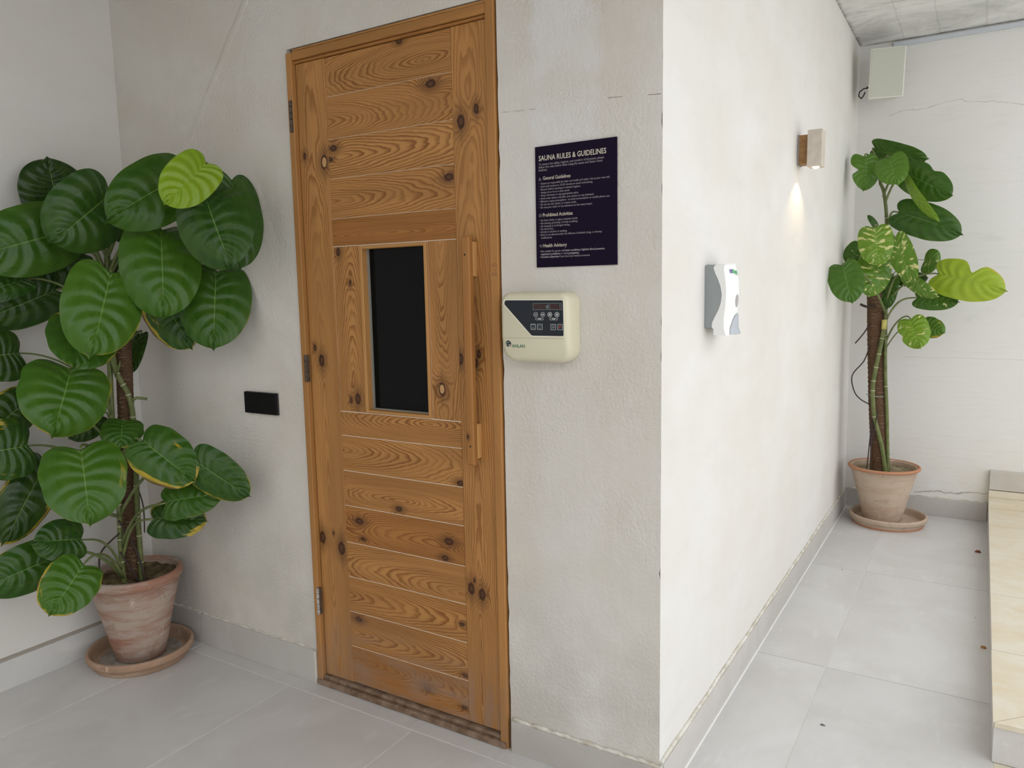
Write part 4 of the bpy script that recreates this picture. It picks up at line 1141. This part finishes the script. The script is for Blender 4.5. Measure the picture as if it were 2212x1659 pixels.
LEAVES_B = [
 (1.27,2.68,1.914,1.505,2.652,1.837,0.028,-0.07,0.112,0.3,0,0,0),
 (1.351,2.507,1.842,1.397,2.451,1.705,0.137,0.007,0.044,0.55,0.1,0,0),
 (1.238,2.577,1.868,1.244,2.527,1.701,0.129,0.064,-0.015,0.5,0.1,0,0.5),
 (1.421,2.574,1.772,1.621,2.512,1.643,0.076,-0.037,0.135,0.3,0.05,0,0.2),
 (1.425,2.534,1.744,1.57,2.447,1.527,0.027,-0.049,0.038,0.75,0.2,0,0),
 (1.397,2.612,1.588,1.667,2.556,1.467,0.073,0.022,0.152,0.25,0.1,0,0),
 (1.308,2.463,1.512,1.332,2.405,1.326,0.153,0.037,0.008,0.7,0.05,0.75,0),
 (1.393,2.471,1.457,1.492,2.399,1.245,0.107,-0.013,0.054,0.62,0.05,0.7,0),
 (1.309,2.523,1.371,1.294,2.441,1.186,0.155,0.044,-0.032,0.6,0.15,0.7,0),
 (1.215,2.133,1.329,1.265,2.097,1.16,0.143,0.02,0.038,0.4,0.2,0,0),
 (1.232,2.566,1.431,1.175,2.531,1.351,0.075,0.012,-0.059,0.4,0.1,0.6,0),
 (1.582,2.548,1.284,1.851,2.473,1.203,0.061,0.026,0.179,0.95,0.3,0.15,0.6),
 (1.439,2.475,1.274,1.586,2.418,1.176,0.032,-0.038,0.07,0.6,0.1,0.7,0),
 (1.494,2.58,1.172,1.671,2.547,1.148,0.021,0.04,0.101,0.35,0.2,0.6,0),
 (1.471,2.538,1.067,1.522,2.483,0.933,0.128,-0.007,0.051,0.75,0.2,0.6,0.2),
 (1.524,2.623,1.039,1.615,2.592,0.999,0.043,0.007,0.09,0.5,0.6,0.1,0),
 (1.512,2.662,1.353,1.574,2.638,1.333,0.038,-0.001,0.12,0.5,0.1,0.6,0),
 (1.375,2.65,1.269,1.359,2.618,1.118,0.073,-0.019,-0.003,0.3,0,0,0),
 (1.297,2.643,1.519,1.255,2.619,1.585,-0.024,-0.013,-0.02,0.25,0,0,0),
 (1.405,2.673,1.261,1.532,2.654,1.265,-0.004,-0.013,0.07,0.1,0,0,0),
]

OUTLINE = [(0.0, 0.0), (-0.065, 0.09), (-0.105, 0.20), (-0.09, 0.32), (-0.01, 0.42), (0.14, 0.48), (0.32, 0.50), (0.50, 0.49), (0.67, 0.44), (0.81, 0.35), (0.91, 0.235), (0.965, 0.115), (0.99, 0.03), (1.03, 0.0)]
def catmull(P, t):
    n = len(P) - 1
    f = min(t * n, n - 1e-6); i = int(f); u = f - i
    p0 = P[max(i - 1, 0)]; p1 = P[i]; p2 = P[i + 1]; p3 = P[min(i + 2, n)]
    return tuple(0.5 * (2 * b + (c - a) * u + (2 * a - 5 * b + 4 * c - d) * u * u + (-a + 3 * b - 3 * c + d) * u ** 3) for a, b, c, d in zip(p0, p1, p2, p3))
def make_leaf(row, plant, idx, seed, stem_pt, lob=1.0):
    bx, by, bz, tx, ty, tz, sx, sy, sz, tone, yel, var, notch = row
    g = random.Random(seed * 100 + idx)
    B = Vector((bx, by, bz)); T = Vector((tx, ty, tz)); S = Vector((sx, sy, sz))
    A = T - B; L = A.length; a = A.normalized(); Wd = S.length; s = S.normalized()
    N = a.cross(s).normalized()
    if N.dot(CAM - B) < 0: N = -N
    arch = g.uniform(0.03, 0.075); cup = g.uniform(0.02, 0.09); und = g.uniform(0.0038, 0.0062) ; fold = g.uniform(0.03, 0.08)
    NS, NTn = 44, 9
    mb = MB(); lp = []
    ph = g.uniform(0, 6.28)
    for sg in (-1, 1):
        o0 = len(mb.v)
        asym = 1.0 + sg * g.uniform(-0.04, 0.04)
        for i in range(NS + 1):
            q = i / NS
            mo = catmull(OUTLINE, q)
            mx = q ** 1.12
            nt = 1.0
            if notch and sg == (1 if idx % 2 else -1): nt = 1 - notch * math.exp(-((q - 0.52) / 0.045) ** 2)
            rag = 1 + (0.015 * math.sin(q * 41 + ph * 3) + 0.012 * math.sin(q * 23 + ph)) * (1 if yel > 0.3 else 0.35)
            for j in range(NTn + 1):
                t = j / NTn
                te = t * nt
                X = mx + (mo[0] - mx) * te; Y = mo[1] * te * rag * asym
                hgt = arch * 4 * max(0, X) * (1 - X) * L - 0.02 * L * max(0.0, -X) * 8
                hgt += -cup * Wd * (te ** 2) + fold * Wd * te * (1 - te) * 1.5
                hgt += und * math.sin(2 * math.pi * 9 * (q - 0.12 * t * t) - 1.57) * te * (1 - te) * 1.6 * min(1, L / 0.16)
                hgt += 0.012 * Wd / 0.2 * math.sin(5 * q + ph + sg) * te ** 2
                P = B + a * (X * L) + s * (sg * Y * Wd) + N * hgt
                # keep clear of the walls
                if P.x < XL + 0.016 and P.y < 0.2: P.x = XL + 0.016
                if P.y > -0.004 and P.x < XC - 0.01: P.y = -0.004
                if P.y > 0.1 and P.x < XC + 0.006: P.x = XC + 0.006
                mb.v.append(P[:]); lp.append((q, t, float(sg)))
        for i in range(NS):
            for j in range(NTn):
                c = o0 + i * (NTn + 1) + j
                f = (c, c + 1, c + NTn + 2, c + NTn + 1)
                mb.f.append(f if sg > 0 else f[::-1])
    off = B
    me = bpy.data.meshes.new('leaf')
    me.from_pydata([tuple(Vector(p) - off) for p in mb.v], [], mb.f)
    me.materials.append(M_LEAF)
    me.polygons.foreach_set('use_smooth', [True] * len(me.polygons))
    at = me.attributes.new('leafpos', 'FLOAT_VECTOR', 'POINT')
    at.data.foreach_set('vector', [c for p in lp for c in p])
    ak = me.attributes.new('leafkind', 'FLOAT_COLOR', 'POINT')
    rv = g.random()
    ak.data.foreach_set('color', [c for _ in lp for c in (tone, yel, var, rv)])
    ob = bpy.data.objects.new('leaf', me); COL.objects.link(ob)
    ob.location = off - world_loc(plant); ob.parent = plant; WLOC[ob.name] = off
    # leaf stalk from the climbing stem
    St = Vector(stem_pt)
    C1 = St.lerp(B, 0.35) + Vector((0, 0, 0.06 + 0.15 * (B - St).length)); C2 = B - a * 0.05 - N * 0.03
    pts = []
    for i in range(13):
        t = i / 12
        p = St * (1 - t) ** 3 + C1 * 3 * t * (1 - t) ** 2 + C2 * 3 * t * t * (1 - t) + (B - N * 0.002) * t ** 3
        if p.x < XL + 0.02 and p.y < 0.2: p.x = XL + 0.02
        if p.y > -0.008 and p.x < XC - 0.01: p.y = -0.008
        pts.append(p)
    k = min(1.0, L / 0.18)
    MB().tube(pts, [0.0058 * k + (0.0036 - 0.0058) * k * i / 12 for i in range(13)], 8).build('petiole', M_PET, ob, smooth='all')
    return ob

def coir_pole(plant, pts, r, pitch, seed):
    g = random.Random(seed)
    P = [Vector(p) for p in pts]
    total = sum((b - a).length for a, b in zip(P, P[1:]))
    n = int(total / 0.005); out = []; rad = []
    for i in range(n + 1):
        d = total * i / n
        for a, b in zip(P, P[1:]):
            l = (b - a).length
            if d <= l + 1e-9: out.append(a.lerp(b, min(1, d / l))); break
            d -= l
        ph = (total * i / n) % pitch / pitch
        rad.append(r * (1 + 0.05 * abs(math.sin(math.pi * ph)) + g.uniform(-0.02, 0.02)))
    pole = MB().tube(out, rad, 22).build('moss_pole', M_COIR, plant, smooth='all')
    tw = MB()
    for i in range(4, len(out) - 4, max(3, int(pitch / 0.005))):
        a0 = g.uniform(-2.4, -0.6); da_ = g.uniform(0.4, 1.1)
        c = out[i]
        tw.tube([(c.x + rad[i] * 1.02 * math.cos(a0 + da_ * k / 5), c.y + rad[i] * 1.02 * math.sin(a0 + da_ * k / 5), c.z + g.uniform(-0.001, 0.001)) for k in range(6)], 0.0009, 4)
    tw.build('coir_twine', M_STRAW, pole, kind='stuff')
    return pole

def climbing_stem(plant, pts, r, nodes):
    P = [Vector(p) for p in pts]
    out = []
    for i in range(len(P) - 1):
        for k in range(6):
            q = catmull([tuple(p) for p in P], (i + k / 6) / (len(P) - 1)); out.append(Vector(q))
    out.append(P[-1])
    st = MB().tube(out, r, 12).build('stem', M_STEM, plant, smooth='all')
    m_ = len(out)
    for t in nodes:
        i = min(m_ - 2, int(t * (m_ - 1)))
        d = (out[i + 1] - out[i]).normalized() * 0.0025
        MB().tube([out[i] - d, out[i] - d * 0.5, out[i] + d * 0.5, out[i] + d], [r * 0.9, r * 1.13, r * 1.13, r * 0.9], 12).build('node_scar', M_NODE, st, smooth='all')
    return st

def root(plant, pts, r):
    P = [tuple(p) for p in pts]; n = (len(P) - 1) * 6
    return MB().tube([catmull(P, i / n) for i in range(n + 1)], r, 7).build('aerial_root', M_ROOT, plant, smooth='all')

# --- large plant in the left corner
A = thing('climbing_plant', (-0.674, -0.188, 0.284), 'tall climbing plant with big glossy dark leaves in the corner', 'plant')
coir_pole(A, [(-0.674, -0.188, 0.262), (-0.672, -0.183, 0.599), (-0.661, -0.166, 1.102), (-0.655, -0.16, 1.30)], 0.0245, 0.016, 2)
climbing_stem(A, [(-0.633, -0.187, 0.268), (-0.631, -0.185, 0.40), (-0.631, -0.183, 0.535), (-0.627, -0.178, 0.70), (-0.625, -0.176, 0.85), (-0.628, -0.184, 0.925), (-0.640, -0.199, 0.975), (-0.654, -0.208, 1.03), (-0.650, -0.21, 1.20), (-0.632, -0.215, 1.367), (-0.62, -0.20, 1.50)], 0.0088,
              (0.03, 0.08, 0.14, 0.19, 0.25, 0.33, 0.41, 0.5, 0.58, 0.66))
climbing_stem(A, [(-0.660, -0.232, 0.270), (-0.661, -0.234, 0.416), (-0.658, -0.229, 0.559), (-0.662, -0.228, 0.74), (-0.661, -0.224, 0.917), (-0.67, -0.21, 1.10)], 0.0085, (0.05, 0.14, 0.24, 0.33, 0.42, 0.55, 0.7))
STEM_A = [(0.30, (-0.66, -0.232)), (0.9, (-0.66, -0.226)), (1.0, (-0.645, -0.205)), (1.2, (-0.65, -0.21)), (1.37, (-0.632, -0.215)), (1.5, (-0.62, -0.20))]
def stem_at(tab, z):
    z = max(tab[0][0], min(tab[-1][0], z))
    for (za, pa_), (zb, pb_) in zip(tab, tab[1:]):
        if z <= zb:
            t = (z - za) / (zb - za); return (pa_[0] + (pb_[0] - pa_[0]) * t, pa_[1] + (pb_[1] - pa_[1]) * t, z)
for i, row in enumerate(LEAVES_A):
    dz = 0.10 + 0.35 * (Vector(row[:2]) - Vector((-0.66, -0.2))).length
    make_leaf(row, A, i, 7, stem_at(STEM_A, row[2] - dz))
MB().tube([(-0.622, -0.179, 0.905), (-0.605, -0.170, 0.914), (-0.581, -0.149, 0.909)], [0.0055, 0.005, 0.0045], 8).build('cut_stub', M_PET, A, smooth='all')
MB().tube([(-0.655, -0.238, 0.522), (-0.657, -0.27, 0.538), (-0.646, -0.335, 0.535)], [0.006, 0.006, 0.007], 8).build('cut_stub', M_PET, A, smooth='all')
root(A, [(-0.655, -0.236, 0.464), (-0.677, -0.289, 0.414), (-0.676, -0.303, 0.36), (-0.674, -0.30, 0.288)], 0.0032)
root(A, [(-0.653, -0.238, 0.507), (-0.636, -0.216, 0.445), (-0.622, -0.198, 0.375), (-0.612, -0.185, 0.28)], 0.0036)
root(A, [(-0.655, -0.240, 0.40), (-0.640, -0.224, 0.35), (-0.620, -0.205, 0.29)], 0.003)
root(A, [(-0.627, -0.176, 0.60), (-0.620, -0.168, 0.54), (-0.621, -0.17, 0.451)], 0.0022)

# --- small variegated plant at the back
Bp = thing('climbing_plant', (1.354, 2.668, 0.275), 'slender climbing plant with lime and cream-streaked leaves at the back', 'plant')
coir_pole(Bp, [(1.356, 2.668, 0.250), (1.327, 2.665, 0.679), (1.309, 2.664, 1.061), (1.302, 2.663, 1.26)], 0.0435, 0.024, 4)
climbing_stem(Bp, [(1.385, 2.622, 0.262), (1.360, 2.612, 0.42), (1.322, 2.612, 0.565), (1.310, 2.606, 0.70), (1.318, 2.604, 0.80), (1.338, 2.607, 0.93), (1.349, 2.616, 1.02)], 0.0105, (0.35, 0.5, 0.6, 0.7, 0.8, 0.9))
climbing_stem(Bp, [(1.392, 2.640, 0.262), (1.378, 2.632, 0.566), (1.362, 2.628, 0.80), (1.354, 2.626, 1.063), (1.350, 2.64, 1.22), (1.343, 2.667, 1.364), (1.338, 2.666, 1.50), (1.333, 2.665, 1.60), (1.318, 2.664, 1.70), (1.300, 2.662, 1.745)], 0.0085, (0.2, 0.3, 0.4, 0.62, 0.75))
STEM_B = [(0.30, (1.385, 2.64)), (1.06, (1.354, 2.626)), (1.22, (1.350, 2.64)), (1.36, (1.343, 2.667)), (1.6, (1.333, 2.665)), (1.745, (1.30, 2.662))]
for i, row in enumerate(LEAVES_B):
    dz = 0.06 + 0.35 * (Vector(row[:2]) - Vector((1.34, 2.65))).length
    make_leaf(row, Bp, i, 9, stem_at(STEM_B, row[2] - dz))
MB().tube([(1.349, 2.612, 1.015), (1.350, 2.610, 1.035), (1.350, 2.609, 1.062)], [0.0125, 0.012, 0.0115], 12).build('cut_stub', plain('cut_yellow_stem', (0.55, 0.48, 0.14), 0.6), Bp, smooth='all')
root(Bp, [(1.285, 2.632, 0.93), (1.262, 2.62, 0.85), (1.211, 2.604, 0.775), (1.222, 2.606, 0.695), (1.255, 2.612, 0.65), (1.305, 2.623, 0.622)], 0.0032)
root(Bp, [(1.285, 2.631, 1.045), (1.255, 2.62, 0.99), (1.219, 2.605, 0.94)], 0.0034)
root(Bp, [(1.300, 2.615, 1.125), (1.262, 2.615, 1.128), (1.235, 2.612, 1.140)], 0.0065)
root(Bp, [(1.312, 2.612, 0.56), (1.305, 2.605, 0.44), (1.300, 2.60, 0.35), (1.295, 2.60, 0.275)], 0.003)
root(Bp, [(1.316, 2.612, 0.54), (1.312, 2.600, 0.40), (1.314, 2.59, 0.278)], 0.003)
root(Bp, [(1.338, 2.600, 0.60), (1.325, 2.604, 0.50), (1.318, 2.61, 0.42)], 0.0025)
tie = MB().tube([(1.319 + 0.046 * math.cos(a), 2.660 + 0.058 * math.sin(a), 0.672 + 0.004 * math.sin(2 * a)) for a in [2 * math.pi * i / 28 for i in range(29)]], 0.0017, 6)
tie.build('green_tie', plain('pale_green_twine', (0.28, 0.40, 0.34), 0.7), Bp)

# ================================================================== bits on the floor
M_BIT = plain('dry_leaf_bit', (0.20, 0.06, 0.025), 0.8)
def chip(name, x, y, size, rot, mat, label, cat, hgt=0.004):
    g = random.Random(int(x * 1000)); mb = MB(); n = 9
    ring_ = [(x + size * g.uniform(0.6, 1) * math.cos(2 * math.pi * i / n + rot), y + size * 0.45 * g.uniform(0.6, 1) * math.sin(2 * math.pi * i / n + rot)) for i in range(n)]
    mb.v = [(p[0], p[1], 0.0006) for p in ring_] + [(x + (p[0] - x) * 0.6, y + (p[1] - y) * 0.6, hgt * g.uniform(0.6, 1.1)) for p in ring_]
    mb.f = [tuple(range(n))[::-1], tuple(range(n, 2 * n))] + [(i, (i + 1) % n, n + (i + 1) % n, n + i) for i in range(n)]
    return tag(mb.build(name, mat, None, loc=(x, y, 0.0)), label, cat)
chip('dry_leaf', 1.802, 2.366, 0.016, 0.4, M_BIT, 'tiny rust-brown leaf scrap near the far end of the platform', 'leaf scrap', 0.012)
chip('dry_leaf', 1.824, 1.292, 0.014, 0.1, plain('tan_leaf_bit', (0.36, 0.17, 0.05), 0.8), 'tan leaf scrap against the platform side', 'leaf scrap', 0.009)
pbl = chip('pebble', 1.436, 0.535, 0.0085, 0.2, plain('dark_pebble', (0.09, 0.09, 0.09), 0.4), 'small dark pebble lying on the grey floor tiles', 'pebble', 0.004)
chip('pebble', 1.799, 1.553, 0.003, 0.2, plain('black_speck', (0.02, 0.02, 0.02), 0.6), 'tiny black speck of grit beside the platform', 'grit', 0.002)
chip('pebble', 1.299, 1.841, 0.005, 0.2, plain('brown_speck', (0.05, 0.045, 0.035), 0.6), 'little brown grain of grit near the tile corner', 'grit', 0.002)
